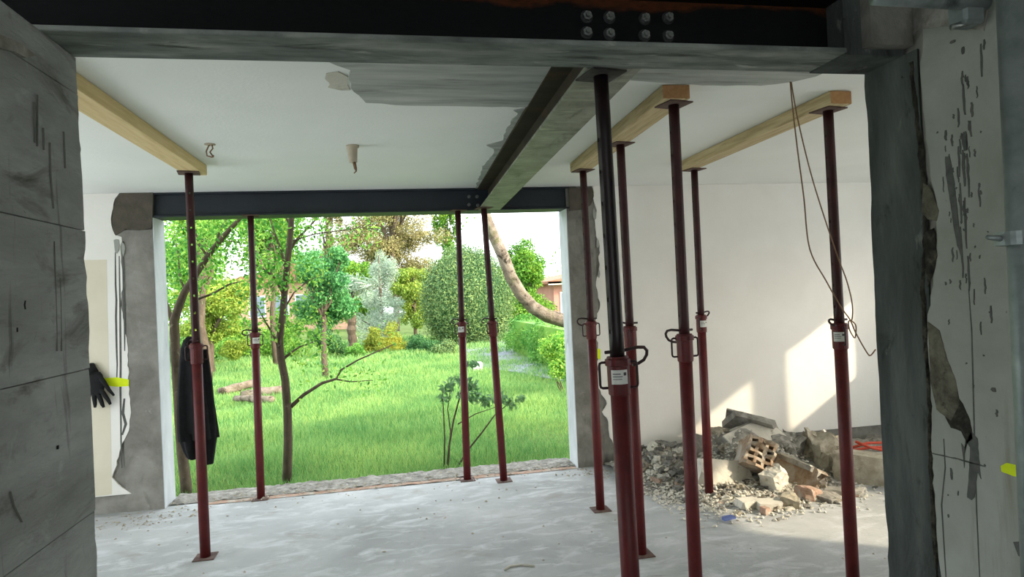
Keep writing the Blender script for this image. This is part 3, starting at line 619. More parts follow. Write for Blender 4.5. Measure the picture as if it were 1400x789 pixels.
finger('finger', [(132, 534, 0), (137, 545, -.008), (140, 553, -.008), (142, 557, -.004)], [.017, .016, .014, .009])
finger('finger', [(128, 534, 0), (129, 545, -.008), (130, 553, -.008), (130, 557, -.004)], [.017, .016, .013, .009])
finger('finger', [(123, 533, 0), (121, 543, -.005), (120, 550, -.005)], [.016, .015, .01])
finger('cuff', [(126, 511, 0), (123, 505, .01), (121, 500, .02)], [.045, .042, .04])

# ------------------------------------------------------------------ things on the ceiling
hk = at(287, 197, z=H); h_ = tag(empty('ceiling_hook', hk), 'small bent wire hook stub hanging near the coat end of the ceiling', 'hook')
tube('rose', [Vector((0, 0, 0)), Vector((0, 0, -.004))], .028, 'socket', h_, 16)
def rel(pxs, y, base): return [at(a, b, y=y)-base for a, b in pxs]
tube('wire_loop', [Vector((.0, 0, -.003))]+rel([(285, 200), (282, 207), (283, 213), (290, 215), (292, 212)], hk.y, hk), .004, 'wire', h_, 8)
tube('wire_loop', [Vector((.01, 0, -.003))]+rel([(291, 203), (287, 208), (292, 215)], hk.y, hk), .004, 'wire', h_, 8)
lk = at(482, 199, z=H); l_ = tag(empty('lamp_holder', lk), 'tapered beige lamp holder stub hanging from the ceiling above the lawn', 'lamp holder')
P = rel([(481, 199), (483, 222)], lk.y, lk)
V, F = tube_data([Vector((0, 0, 0)), Vector((0, 0, -.003)), P[0].lerp(P[1], .15), P[1]], [.036, .036, .03, .022], 20); link_mesh('cup', V, F, 'socket', l_, True)
tube('wire_end', rel([(484, 221), (486, 230), (487, 234), (484, 237)], lk.y, lk), [.01, .009, .004, .003], 'wire', l_, 8)
wk = at(1080, 108, z=H)
def wirepath(pxs, ys):
    P = [at(a, b, y=yy) for (a, b), yy in zip(pxs, ys)]; out = []
    for i in range(len(P)-1):
        p0 = P[max(i-1, 0)]; p1 = P[i]; p2 = P[i+1]; p3 = P[min(i+2, len(P)-1)]
        for s in np.linspace(0, 1, 7)[:-1]:
            out.append(.5*((2*p1)+(p2-p0)*s+(2*p0-5*p1+4*p2-p3)*s*s+(3*p1-p0-3*p2+p3)*s**3))
    out.append(P[-1]); return out
y0 = wk.y
wA = tag(tube('wire', wirepath([(1080, 107), (1084, 150), (1091, 210), (1099, 270), (1107, 340), (1130, 385), (1150, 420), (1162, 437), (1170, 455), (1184, 480), (1190, 486), (1197, 478)], [y0]*12), .0032, 'wire', None, 6), 'longer brown wire hanging from the ceiling, kinked at its tip', 'wire', 'loose wires from the ceiling')
wB = tag(tube('wire', wirepath([(1081, 107), (1090, 160), (1108, 235), (1128, 300), (1145, 350), (1158, 385), (1165, 415), (1165, 436), (1160, 440), (1162, 452), (1169, 462), (1170, 445), (1163, 438)], [y0+.01]*13), .003, 'wire', None, 6), 'shorter brown wire bowing out, ending in a small loop', 'wire', 'loose wires from the ceiling')

# ------------------------------------------------------------------ rubble
def chunk(name, size, mat, seed, rough=.12, cuts=4, bis=3, parent=None):
    rnd = random.Random(seed); bm = bmesh.new(); bmesh.ops.create_cube(bm, size=1)
    bmesh.ops.subdivide_edges(bm, edges=bm.edges[:], cuts=cuts, use_grid_fill=True)
    for v in bm.verts: v.co = Vector((v.co.x*size[0], v.co.y*size[1], v.co.z*size[2]))
    m_ = min(size)
    for i in range(bis):
        nrm = Vector((rnd.choice((-1, 1))*rnd.uniform(.4, 1), rnd.choice((-1, 1))*rnd.uniform(.2, 1), rnd.uniform(-.6, .6))).normalized()
        ext = abs(nrm.x)*size[0]/2+abs(nrm.y)*size[1]/2+abs(nrm.z)*size[2]/2
        r = bmesh.ops.bisect_plane(bm, geom=bm.verts[:]+bm.edges[:]+bm.faces[:], plane_co=nrm*ext*rnd.uniform(.62, .82), plane_no=nrm, clear_outer=True)
        ed = [e for e in r['geom_cut'] if isinstance(e, bmesh.types.BMEdge)]
        if ed: bmesh.ops.edgeloop_fill(bm, edges=ed)
    off = Vector((seed*3.1, seed*1.7, 0))
    if cuts >= 4:
        bmesh.ops.triangulate(bm, faces=[f for f in bm.faces if len(f.verts) > 4])
        bmesh.ops.subdivide_edges(bm, edges=[e for e in bm.edges if e.calc_length() > max(size)*.12], cuts=1)
    for v in bm.verts: v.co += Vector((noise.noise(v.co*38+off), noise.noise(v.co*38+off+Vector((9, 0, 0))), noise.noise(v.co*38+off+Vector((0, 9, 0)))))*m_*rough*.4
    for v in bm.verts: v.co += Vector((noise.noise(v.co*9+off), noise.noise(v.co*9+off+Vector((5, 0, 0))), noise.noise(v.co*9+off+Vector((0, 5, 0)))))*m_*rough
    bmesh.ops.triangulate(bm, faces=[f for f in bm.faces if len(f.verts) > 4])
    return link_bm(name, bm, mat, parent)
def hollow(name, L, W, Hh, nx, nz, mat, seed, wall=.012):
    """clay block, open cells running through along y"""
    rnd = random.Random(seed); xs = [-W/2]; zs = [-Hh/2]
    cw = (W-wall*(nx+1))/nx; ch = (Hh-wall*(nz+1))/nz
    for i in range(nx): xs += [xs[-1]+wall, xs[-1]+wall+cw]
    xs.append(W/2)
    for i in range(nz): zs += [zs[-1]+wall, zs[-1]+wall+ch]
    zs.append(Hh/2)
    bm = bmesh.new(); nX, nZ = len(xs), len(zs); ly = [-L/2, -L/6, L/6, L/2]
    G = {}
    for j, y in enumerate(ly):
        for a, x in enumerate(xs):
            for b, z in enumerate(zs):
                br = noise.noise(Vector((x*22+seed, z*22, j)))*.06 if j in (0, 3) else 0
                G[j, a, b] = bm.verts.new((x+noise.noise(Vector((y*8, z*8, seed)))*.006, y+br, z+noise.noise(Vector((x*8, y*8, seed+3)))*.006))
    cell = lambda a, b: a % 2 == 1 and b % 2 == 1
    for j in (0, 3):
        for a in range(nX-1):
            for b in range(nZ-1):
                if not cell(a, b): bm.faces.new((G[j, a, b], G[j, a+1, b], G[j, a+1, b+1], G[j, a, b+1]))
    for j in range(3):
        for a in range(nX-1):
            for b in (0, nZ-1): bm.faces.new((G[j, a, b], G[j, a+1, b], G[j+1, a+1, b], G[j+1, a, b]))
        for b in range(nZ-1):
            for a in (0, nX-1): bm.faces.new((G[j, a, b], G[j, a, b+1], G[j+1, a, b+1], G[j+1, a, b]))
        for a in range(1, nX-1, 2):
            for b in range(1, nZ-1, 2):
                for (p, q_) in (((a, b), (a+1, b)), ((a+1, b), (a+1, b+1)), ((a+1, b+1), (a, b+1)), ((a, b+1), (a, b))):
                    bm.faces.new((G[j, p[0], p[1]], G[j, q_[0], q_[1]], G[j+1, q_[0], q_[1]], G[j+1, p[0], p[1]]))
    return link_bm(name, bm, mat)
# heap under the chunks
def heapz(x, y):
    def g_(cx, cy_, sx, sy, h): return h*math.exp(-((x-cx)/sx)**2-((y-cy_)/sy)**2)
    z = max(g_(2.75, 4.85, .55, .42, .30), g_(2.1, 4.95, .38, .34, .20), g_(3.35, 4.85, .4, .4, .2), g_(2.35, 4.35, .4, .25, .06))
    return z*(1+.3*noise.noise(Vector((x*7, y*7, 0)))) + .012*noise.noise(Vector((x*25, y*25, 0))) - .012
tag(grid_plane('rubble_heap', 1.72, 4.1, 3.95, YF-.005, 130, 70, heapz, 'rub_grey', smooth=False), 'grey mound of crushed mortar and dust under the broken blocks', 'rubble', kind='stuff')
def place(o, px, py, y, rot, label, cat='rubble'):
    o.location = at(px, py, y=y); o.rotation_euler = rot; return tag(o, label, cat, 'large pieces of the rubble pile')
R = math.radians
def plated(name, size, mats, seed, rot=None, **k):
    """broken slab: mortar core with a plaster face"""
    e = empty(name); chunk('core', size, mats[0], seed, parent=e, **k)
    f = chunk('plaster_face', (size[0]*.9, size[1]*.86, .012), mats[1], seed, rough=.12, cuts=2, bis=2, parent=e); f.location.z = size[2]/2+.003
    return e
place(plated('broken_slab', (.5, .36, .05), ('rub_grey', 'rub_grey'), 11, bis=4), 1029, 585, 4.95, (R(-40), R(14), R(-34)), 'dark thin slab lying tilted on top of the rubble pile')
place(plated('broken_slab', (.5, .34, .1), ('rub_grey', 'rub_plaster'), 12), 1033, 606, 4.75, (R(30), R(-12), R(14)), 'pale plaster faced slab leaning just below the topmost slab')
place(chunk('rubble_block', (.44, .1, .22), 'rub_plaster', 13, .08, 4, 2), 990, 650, 4.42, (R(-14), R(9), R(4)), 'beige flat faced wall fragment behind the prop foot in the rubble')
place(hollow('hollow_brick', .24, .21, .22, 3, 4, 'clay', 14, .024), 1032, 624, 4.42, (R(-28), R(24), R(-20)), 'brown broken hollow brick with square holes in the middle of the pile', 'brick')
place(hollow('hollow_brick', .34, .24, .2, 4, 3, 'clay', 15, .02), 1092, 652, 4.35, (R(14), R(22), R(38)), 'hollow brick lying tilted with crumbled clay end facing the floor', 'brick')
pt = plated('plaster_crust', (.3, .25, .035), ('rub_grey', 'rub_plaster'), 16); place(pt, 1094, 636, 4.34, (R(16), R(22), R(38)), 'grey mortar crust lying on the tilted hollow brick')
place(chunk('rubble_block', (.17, .12, .24), 'rub_plaster', 17, .2, 4, 3), 1060, 660, 4.25, (R(8), R(-24), R(20)), 'white curved plaster lump wedged between the two hollow bricks')
place(chunk('rubble_block', (.26, .26, .34), 'rub_beige', 18, .25, 5, 3), 1123, 626, 4.6, (R(-20), R(18), R(10)), 'yellowish crumbly wall chunk right of the hollow bricks')
place(plated('broken_slab', (.24, .4, .08), ('rub_grey', 'rub_plaster'), 19), 1140, 620, 4.72, (R(34), R(38), R(0)), 'pale faced slab leaning behind the yellowish chunk')
place(hollow('hollow_brick', .4, .2, .24, 3, 4, 'rub_beige', 20, .016), 1184, 643, 4.22, (R(2), R(2), R(44)), 'pale hollow block beside the cut jamb with open cells', 'brick')
place(chunk('rubble_block', (.3, .07, .07), 'rub_grey', 21, .2, 4, 2), 1155, 675, 4.02, (R(4), R(4), R(-18)), 'long grey mortar stick on the floor before the pale hollow block')
place(chunk('rubble_block', (.2, .17, .06), 'rub_grey', 22, .2), 1133, 682, 3.98, (R(4), R(2), R(20)), 'flat grey mortar cake on the floor under the yellowish chunk')
place(chunk('rubble_block', (.18, .1, .05), 'rub_plaster', 23, .12, 3, 2), 1052, 690, 3.93, (R(3), R(2), R(-4)), 'pale brick sized slab lying at the front edge of the pile')
place(chunk('rubble_block', (.14, .09, .05), 'rub_plaster', 24, .12, 3, 2), 1022, 688, 3.98, (R(3), R(4), R(8)), 'small pale slab left of the front edge slab')
place(chunk('rubble_block', (.06, .05, .05), 'rub_pink', 25, .2, 3, 2), 1046, 699, 3.84, (0, 0, .4), 'pink clay lump in front of the pale front slab')
place(chunk('rubble_block', (.12, .1, .09), 'rub_beige', 26, .25), 1082, 688, 3.92, (0, 0, .9), 'yellow beige crumb block right of the pale front slab')
place(chunk('rubble_block', (.13, .12, .1), 'rub_pink', 27, .25), 1105, 678, 4.02, (0, .2, .3), 'brownish clay lump at the foot of the tilted hollow brick')
place(chunk('rubble_block', (.14, .12, .12), 'rub_beige', 28, .25), 980, 595, 4.95, (0, .2, .3), 'brownish lump beneath the low corner of the dark top slab')
place(chunk('rubble_block', (.2, .05, .2), 'rub_dark', 29, .2), 955, 612, 4.85, (R(-30), R(20), R(10)), 'grey shard standing between the props left of the pile')
place(chunk('rubble_block', (.22, .2, .2), 'rub_grey', 30, .22, 4, 3), 1077, 615, 4.7, (R(20), R(-20), R(30)), 'grey mortar block wedged right of the pale leaning slab')
place(chunk('rubble_block', (.24, .22, .16), 'rub_dark', 31, .22, 4, 3), 1040, 652, 4.5, (R(10), R(-5), R(30)), 'dark lump in the shadow below the brown hollow brick')
place(chunk('rubble_block', (.1, .03, .06), 'green', 32, .1, 2, 2), 911, 641, 4.72, (R(-30), R(10), R(-30)), 'green plastic scrap in the grey rubble spill', 'scrap')
place(chunk('rubble_block', (.09, .05, .012), 'blue', 33, .1, 2, 2), 995, 708, 3.79, (0, 0, .2), 'blue plastic scrap at the front of the rubble', 'scrap')
lb = chunk('lath', (.34, .03, .02), 'rub_pink', 34, .1, 3, 1); place(lb, 892, 622, 5.1, (R(4), R(-12), R(10)), 'thin wooden lath at the foot of the plastered wall', 'lath')
for k, (pa, lab) in enumerate([([(1165, 612), (1185, 606), (1215, 605)], 'upper red conduit lying behind the pale hollow block'), ([(1163, 616), (1190, 612), (1215, 611)], 'middle red conduit lying behind the pale hollow block'), ([(1170, 604), (1190, 612), (1212, 617)], 'crossing red conduit lying behind the pale hollow block')]):
    P = [at(a, b, y=4.75-.06*k) for a, b in pa]; tag(tube('conduit', P, .011, 'redcable', None, 8), lab, 'conduit', 'red conduits on the rubble')
tag(chunk('rubble_block', (.6, .3, .2), 'rub_grey', 41, .25, 6, 2), 'low grey debris bank at the wall foot behind the red conduits', 'rubble').location = at(1190, 618, y=5.05)
# small fragments: individuals
FR = [chunk('mortar_fragment', (1, .75, .5), m, 50+i, .3, 2, 3) for i, m in enumerate(('rub_grey', 'rub_plaster', 'rub_dark', 'rub_beige', 'rub_grey', 'rub_pink'))]
rnd = random.Random(21); first = [True]*len(FR)
def ground(x, y): return max(0, heapz(x, y))
spots = []
while len(spots) < 295:
    r_ = rnd.random()
    if r_ < .56: x, y, s = rnd.gauss(2.12, .17), rnd.gauss(4.78, .22), rnd.uniform(.03, .1)
    elif r_ < .85: x, y, s = rnd.gauss(2.45, .32), rnd.gauss(4.12, .13), rnd.uniform(.02, .055)
    else: x, y, s = rnd.gauss(3.0, .4), rnd.gauss(4.2, .2), rnd.uniform(.02, .06)
    if y > YF-.08 or x < 1.7 or (x < 1.95 and y < 4.5): continue
    spots.append((x, y, s))
for (x, y, s) in spots:
    wts = (6, 3, 3, 2, 4, 1) if x < 2.3 and y > 4.4 else (4, 5, 1, 3, 3, 1)
    i = rnd.choices(range(6), wts)[0]
    if first[i]: o = FR[i]; first[i] = False
    else: o = FR[i].copy(); C.objects.link(o)
    o.scale = (s, s*rnd.uniform(.7, 1), s*rnd.uniform(.7, 1)); o.location = (x, y, ground(x, y)+s*.16); o.rotation_euler = (rnd.uniform(-.5, .5), rnd.uniform(-.5, .5), rnd.uniform(0, 6.3))
    kd = ('grey mortar', 'whitish plaster', 'dark grey mortar', 'beige mortar', 'grey mortar', 'pinkish clay')[i]
    zn = 'in the spill against the plastered wall' if y > 4.45 else ('before the beige flat faced fragment' if x < 2.6 else 'on the floor before the hollow bricks')
    tag(o, 'small %s fragment %s' % (kd, zn), 'fragment', 'rubble fragments %s' % zn)
for i in range(len(FR)):
    if first[i]: bpy.data.objects.remove(FR[i])
def crumbs(name, pts, smin, smax, mat, label, seed):
    rs = np.random.RandomState(seed); V = []; F = []
    base = np.array([(1, 0, 0), (-1, 0, 0), (0, 1, 0), (0, -1, 0), (0, 0, 1), (0, 0, -1)], float)
    tri = [(0, 2, 4), (2, 1, 4), (1, 3, 4), (3, 0, 4), (2, 0, 5), (1, 2, 5), (3, 1, 5), (0, 3, 5)]
    for (x, y, z) in pts:
        s = rs.uniform(smin, smax); q = base*s*rs.uniform(.6, 1.3, (6, 3)) + rs.normal(0, s*.15, (6, 3)); o = len(V)
        V += [(x+a, y+b, z+max(c_, -.3*s)*.7+.3*s) for a, b, c_ in q]; F += [tuple(i+o for i in t) for t in tri]
    return tag(link_mesh(name, V, F, mat), label, 'debris', kind='stuff')
rs = np.random.RandomState(5)
pts = [(x, y, ground(x, y)) for x, y in zip(np.concatenate([rs.normal(2.4, .42, 2600), rs.normal(2.1, .2, 2600)]), np.concatenate([rs.normal(4.3, .3, 2600), rs.normal(4.75, .25, 2600)])) if 1.75 < x < 4 and y < YF-.03 and y > 3.7]
crumbs('crumbled_mortar', pts, .005, .018, 'rub_plaster', 'pale crumbs of mortar scattered before the rubble pile', 1)
pts = [(x, y, .01) for x, y in zip(rs.uniform(XO1+.03, XO2-.03, 420), YF+rs.normal(.05, .1, 420)) if y < YF+.3]
pts += [(x, y, 0) for x, y in zip(rs.normal(-1.75, .2, 160), rs.normal(5.1, .12, 160)) if y < YF-.02 and x > -2.4]
pts += [(x, y, 0) for x, y in zip(rs.normal(1.6, .14, 90), rs.normal(5.12, .1, 90)) if y < YF-.02]
pts += [(x, y, 0) for x, y in zip(rs.uniform(-2, 3, 120), rs.uniform(2.6, 5.2, 120))]
crumbs('threshold_debris', pts, .003, .012, 'rub_beige', 'crumbs of mortar along the garden threshold and floor', 2)
tk = at(712, 773, z=0)
tag(tube('plastic_strip', [at(a, b, z=.006) for a, b in [(690, 779), (697, 774), (712, 772), (731, 774)]], .006, 'rub_plaster', None, 8), 'pale bent strip lying on the floor near the blackened prop', 'strip')

# ------------------------------------------------------------------ garden
ZG = -.18
def gz(x, y): return ZG + .03*noise.noise(Vector((x*.5, y*.5, 0)))
struct(grid_plane('lawn', -45, 45, YF+TJ+.05, 70, 90, 70, gz, 'soil'), 'lawn ground beyond the garden opening', 'lawn')
def blades(n, x0f, x1f, y0, y1, hmin, hmax, wd, rs):
    y = rs.uniform(y0, y1, n); x = x0f(y)+(x1f(y)-x0f(y))*rs.rand(n)
    nz_ = np.array([noise.noise(Vector((a*.9, b*.9, 9))) for a, b in zip(x[::1], y[::1])]) if n < 90000 else np.zeros(n)
    h = rs.uniform(hmin, hmax, n)*(1+.7*nz_); a = rs.uniform(0, 2*np.pi, n); lean = rs.uniform(.1, .7, n)*h; la = rs.uniform(0, 2*np.pi, n)
    z = np.full(n, ZG-.02); V = np.empty((n, 5, 3)); dx, dy = np.cos(a)*wd/2, np.sin(a)*wd/2; lx, ly = np.cos(la)*lean, np.sin(la)*lean
    V[:, 0] = np.stack([x-dx, y-dy, z], 1); V[:, 1] = np.stack([x+dx, y+dy, z], 1)
    V[:, 2] = np.stack([x+dx*.8+lx*.35, y+dy*.8+ly*.35, z+h*.6], 1); V[:, 3] = np.stack([x-dx*.8+lx*.35, y-dy*.8+ly*.35, z+h*.6], 1)
    V[:, 4] = np.stack([x+lx, y+ly, z+h], 1)
    b = np.arange(n)[:, None]*5
    return V.reshape(-1, 3), np.concatenate([b+[0, 1, 2], b+[0, 2, 3], b+[3, 2, 4]], 1).reshape(-1, 3)
def tri_mesh(name, V, T, mat, parent=None):
    me = bpy.data.meshes.new(name); me.vertices.add(len(V)); me.vertices.foreach_set('co', np.asarray(V, np.float32).ravel())
    me.loops.add(len(T)*3); me.loops.foreach_set('vertex_index', np.asarray(T, np.int32).ravel())
    me.polygons.add(len(T)); me.polygons.foreach_set('loop_start', np.arange(0, len(T)*3, 3, dtype=np.int32)); me.polygons.foreach_set('loop_total', np.full(len(T), 3, np.int32))
    me.update(calc_edges=True); me.materials.append(M[mat]); o = bpy.data.objects.new(name, me); C.objects.link(o)
    if parent is not None: o.parent = parent
    return o
rs = np.random.RandomState(3); VV, TT = [], []; off = 0
xl = lambda y: -.36*y-.9; xr = lambda y: .33*y+.9
for (n, y0, y1, h0, h1, wd) in ((60000, YF+TJ+.14, 8.2, .05, .15, .006), (70000, 8.2, 12, .06, .16, .009), (60000, 12, 17, .07, .17, .014), (45000, 17, 26, .08, .2, .024)):
    v, t = blades(n, xl, xr, y0, y1, h0, h1, wd, rs); VV.append(v); TT.append(t+off); off += len(v)
tag(tri_mesh('lawn_grass', np.concatenate(VV), np.concatenate(TT), 'grass'), 'bright green lawn grass beyond the threshold', 'grass', kind='stuff')
pw = [at(a, b, z=ZG) for a, b in [(636, 474), (690, 466), (706, 478), (742, 500), (770, 524), (705, 512), (660, 506), (636, 500)]]
for p in pw: p.z = ZG+.035
struct(prism('path', pw, (0, 0, .02), 'path'), 'grey paved garden path beside the clipped hedge', 'path')

def leaf_cloud(blobs, n, size, mat, parent, name='crown', seed=0, shell=.55, aspect=.5, up=.3, droop=0):
    """blobs: (center, (rx,ry,rz)); n leaves each a folded pair of triangles"""
    rs = np.random.RandomState(seed); vol = np.array([b[1][0]*b[1][1]*b[1][2] for b in blobs])**.67; vol /= vol.sum()
    idx = rs.choice(len(blobs), n, p=vol); c = np.array([tuple(b[0]) for b in blobs])[idx]; r = np.array([b[1] for b in blobs])[idx]
    d = rs.normal(size=(n, 3)); d /= np.linalg.norm(d, axis=1)[:, None]; rad = ((shell**3+(1-shell**3)*rs.rand(n))**(1/3))[:, None]*(1+.12*rs.normal(size=(n, 1)))
    p = c+d*r*rad
    nrm = d*.7+rs.normal(size=(n, 3))*.7+[0, 0, up]; nrm /= np.linalg.norm(nrm, axis=1)[:, None]
    t = rs.normal(size=(n, 3)); t[:, 2] -= droop; t -= nrm*(t*nrm).sum(1)[:, None]; t /= np.linalg.norm(t, axis=1)[:, None]; b = np.cross(nrm, t)
    s = (size*rs.uniform(.6, 1.3, n))[:, None]; V = np.empty((n, 4, 3))
    V[:, 0] = p-t*s*.5; V[:, 1] = p+b*s*aspect*.5+nrm*s*.08; V[:, 2] = p+t*s*.5; V[:, 3] = p-b*s*aspect*.5+nrm*s*.08
    k = np.arange(n)[:, None]*4
    return tri_mesh(name, V.reshape(-1, 3), np.concatenate([k+[0, 1, 2], k+[0, 2, 3]], 1).reshape(-1, 3), mat, parent)
def blobs_in(c, r, n, seed, k=.42):
    rnd = random.Random(seed); out = []
    for i in range(n):
        while True:
            v = Vector((rnd.uniform(-1, 1), rnd.uniform(-1, 1), rnd.uniform(-1, 1)))
            if v.length < 1: break
        s = k*rnd.uniform(.6, 1.2)
        out.append((Vector((c[0]+v.x*r[0]*(1-s*.5), c[1]+v.y*r[1]*(1-s*.5), c[2]+v.z*r[2]*(1-s*.5))), (r[0]*s, r[1]*s, r[2]*s)))
    return out
def crooked(a, b, k, amp, seed):
    rnd = random.Random(seed); a = Vector(a); b = Vector(b); L = (b-a).length
    return [a.lerp(b, i/k)+(Vector((rnd.uniform(-1, 1), rnd.uniform(-1, 1), rnd.uniform(-1, 1)))*amp*L if 0 < i < k else Vector()) for i in range(k+1)]
# --- near thin tree
def pxpath(pts, y): return [at(a, b, y=y+dy) for a, b, dy in pts]
t1 = tag(empty('young_tree', at(392, 664, z=ZG)), 'thin crooked trunked tree in the middle of the lawn view', 'tree')
o1 = t1.location.copy(); Y1 = o1.y
def rp(pts, y, o): return [p-o for p in pxpath(pts, y)]
br = [(rp([(392, 672, 0), (393, 640, 0), (394, 600, .02), (393, 560, .02), (390, 520, 0), (384, 490, 0), (382, 465, 0), (386, 435, 0), (389, 400, 0), (393, 360, 0), (397, 320, 0), (399, 290, 0), (402, 250, 0), (404, 200, 0)], Y1, o1),
       [.045, .042, .04, .038, .036, .034, .033, .031, .03, .028, .027, .025, .02, .012]),
      (rp([(398, 556, .02), (415, 540, .1), (440, 524, .2), (460, 518, .3), (466, 506, .35), (490, 492, .4), (540, 470, .5)], Y1, o1), [.02, .017, .014, .012, .01, .008, .004]),
      (rp([(461, 519, .3), (480, 522, .35), (510, 520, .4)], Y1, o1), [.008, .006, .003]),
      (rp([(386, 492, 0), (398, 482, .05), (410, 474, .1), (428, 468, .2)], Y1, o1), [.014, .011, .008, .004]),
      (rp([(382, 478, 0), (374, 458, -.1), (364, 442, -.15), (352, 420, -.2)], Y1, o1), [.014, .011, .008, .004]),
      (rp([(389, 405, 0), (382, 392, -.05), (374, 378, -.1), (360, 368, -.15), (345, 360, -.2)], Y1, o1), [.014, .011, .009, .007, .004]),
      (rp([(392, 372, 0), (385, 345, .1), (376, 320, .15), (368, 295, .2)], Y1, o1), [.015, .012, .009, .006]),
      (rp([(397, 340, 0), (408, 325, .1), (420, 313, .15), (432, 300, .2), (445, 280, .25)], Y1, o1), [.015, .012, .01, .008, .005]),
      (rp([(398, 330, 0), (430, 320, .2), (460, 316, .3), (490, 312, .4)], Y1, o1), [.009, .007, .006, .004]),
      (rp([(398, 310, 0), (390, 296, .1), (383, 280, .2)], Y1, o1), [.012, .01, .006]),
      (rp([(390, 420, 0), (402, 400, .1), (420, 385, .2), (440, 375, .3)], Y1, o1), [.009, .007, .005, .003])]
tubes('trunk', br, 'bark', t1, 8)
rnd = random.Random(4); bl = []
for path, rr in br[1:]:
    for p in path[1:]: bl.append((p+Vector((rnd.uniform(-.1, .1), rnd.uniform(-.1, .2), rnd.uniform(-.05, .12))), (rnd.uniform(.08, .2),)*3))
bl = bl[:7] + [(p, tuple(v*1.7 for v in r_)) for p, r_ in bl[7:]]
leaf_cloud(bl[:7], 120, .045, 'lf_tree', t1, seed=41, shell=.1, name='twig_leaves')
leaf_cloud(bl[7:], 3000, .045, 'lf_tree', t1, seed=42, shell=.1, name='crown')
# --- left forked tree
t2 = tag(empty('forked_tree', at(255, 682, z=ZG)), 'forked tree partly hidden by the pale jamb and the coat', 'tree'); o2 = t2.location.copy(); Y2 = o2.y+.4
br2 = [(rp([(256, 690, -.4), (254, 660, -.3), (249, 620, -.2), (246, 580, -.1), (243, 530, 0), (240, 480, 0), (238, 440, 0), (244, 420, 0), (252, 400, 0), (266, 378, 0), (284, 350, 0), (304, 325, 0), (325, 302, 0), (345, 280, 0)], Y2, o2),
        [.05, .048, .046, .045, .045, .044, .042, .038, .034, .031, .028, .024, .02, .014]),
       (rp([(238, 450, 0), (231, 425, .1), (226, 410, .15), (218, 396, .2)], Y2, o2), [.022, .018, .016, .012]),
       (rp([(284, 350, 0), (272, 335, .1), (266, 315, .2), (262, 290, .2)], Y2, o2), [.013, .011, .008, .005]),
       (rp([(296, 335, 0), (300, 315, .1), (312, 295, .2)], Y2, o2), [.014, .011, .007]),
       (rp([(254, 400, 0), (246, 380, .2), (244, 350, .3), (238, 320, .4)], Y2, o2), [.011, .009, .007, .004]),
       (rp([(262, 412, .3), (290, 402, .4), (315, 388, .5), (335, 384, .6)], Y2, o2), [.012, .011, .009, .005]),
       (rp([(300, 330, 0), (320, 330, .2), (335, 334, .3)], Y2, o2), [.01, .007, .004])]
tubes('trunk', br2, 'bark', t2, 8)
bl = []
for path, rr in br2[1:]+[(br2[0][0][9:], 0)]:
    for p in path[1:]: bl.append((p+Vector((rnd.uniform(-.15, .15), rnd.uniform(-.1, .4), rnd.uniform(-.05, .2))), (rnd.uniform(.12, .28),)*3))
leaf_cloud([(p, tuple(v*1.5 for v in r_)) for p, r_ in bl], 4200, .045, 'lf_tree', t2, seed=43, shell=.1)
# --- mossy curved limb reaching in from the side
lb0 = at(812, 700, y=9.0); lb0.z = ZG
t3 = tag(empty('leaning_tree', (3.6, 9.0, ZG)), 'mossy pale barked tree limb curving up at the side of the lawn', 'tree'); o3 = t3.location.copy()
br3 = [([Vector((0, 0, -.1)), Vector((-.05, 0, .5))]+rp([(815, 440, 0), (790, 440, 0), (770, 438, 0), (748, 432, 0), (728, 420, 0), (712, 402, 0), (698, 378, 0), (688, 350, 0), (676, 325, 0), (666, 300, 0), (660, 275, 0), (650, 240, 0), (640, 190, 0)], 9.0, o3),
        [.13, .125, .12, .108, .1, .096, .092, .09, .088, .086, .08, .07, .06, .05, .03]),
       (rp([(790, 440, 0), (795, 400, .2), (800, 340, .4), (780, 300, .4)], 9.0, o3), [.06, .05, .04, .02])]
tubes('trunk', br3, 'palebark', t3, 12)
leaf_cloud([(at(762, 352, y=9)-o3, (.1, .2, .25)), (at(772, 380, y=9)-o3, (.1, .2, .2)), (at(640, 300, y=9)-o3, (.25, .2, .1))], 60, .06, 'lf_mid', t3, seed=44, shell=.1)
# --- sapling by the paired props
t4 = tag(empty('sapling', at(610, 646, z=ZG)), 'leafy sapling with bare stems behind the paired props', 'shrub'); o4 = t4.location.copy(); Y4 = o4.y
br4 = [(rp([(611, 650, 0), (614, 610, 0), (620, 575, 0), (628, 545, 0), (634, 520, .05), (640, 495, .1)], Y4, o4), [.011, .01, .009, .007, .005, .003]),
       (rp([(607, 650, 0), (608, 600, 0), (606, 555, 0), (604, 530, 0)], Y4, o4), [.008, .007, .005, .003]),
       (rp([(613, 640, 0), (616, 590, .1), (612, 560, .1), (616, 530, .1)], Y4, o4), [.007, .006, .005, .003]),
       (rp([(622, 644, .1), (640, 615, .1), (660, 590, .1), (676, 568, .1), (700, 548, .1)], Y4, o4), [.01, .009, .008, .006, .003]),
       (rp([(626, 580, 0), (650, 566, .1), (680, 556, .2)], Y4, o4), [.006, .005, .003])]
tubes('stem', br4, 'bark', t4, 6)
bl = [(at(a, b, y=Y4+dy)-o4, (s, s, s*.6)) for a, b, dy, s in [(612, 530, 0, .09), (628, 520, .05, .1), (642, 527, .1, .1), (652, 545, .1, .09), (668, 548, .1, .09), (688, 545, .1, .1), (700, 552, .1, .08), (635, 540, 0, .08), (606, 545, 0, .06), (645, 498, .1, .06), (712, 545, .1, .05)]]
leaf_cloud(bl, 420, .075, 'lf_sapling', t4, name='foliage', seed=45, shell=.1, aspect=.4, droop=.8)
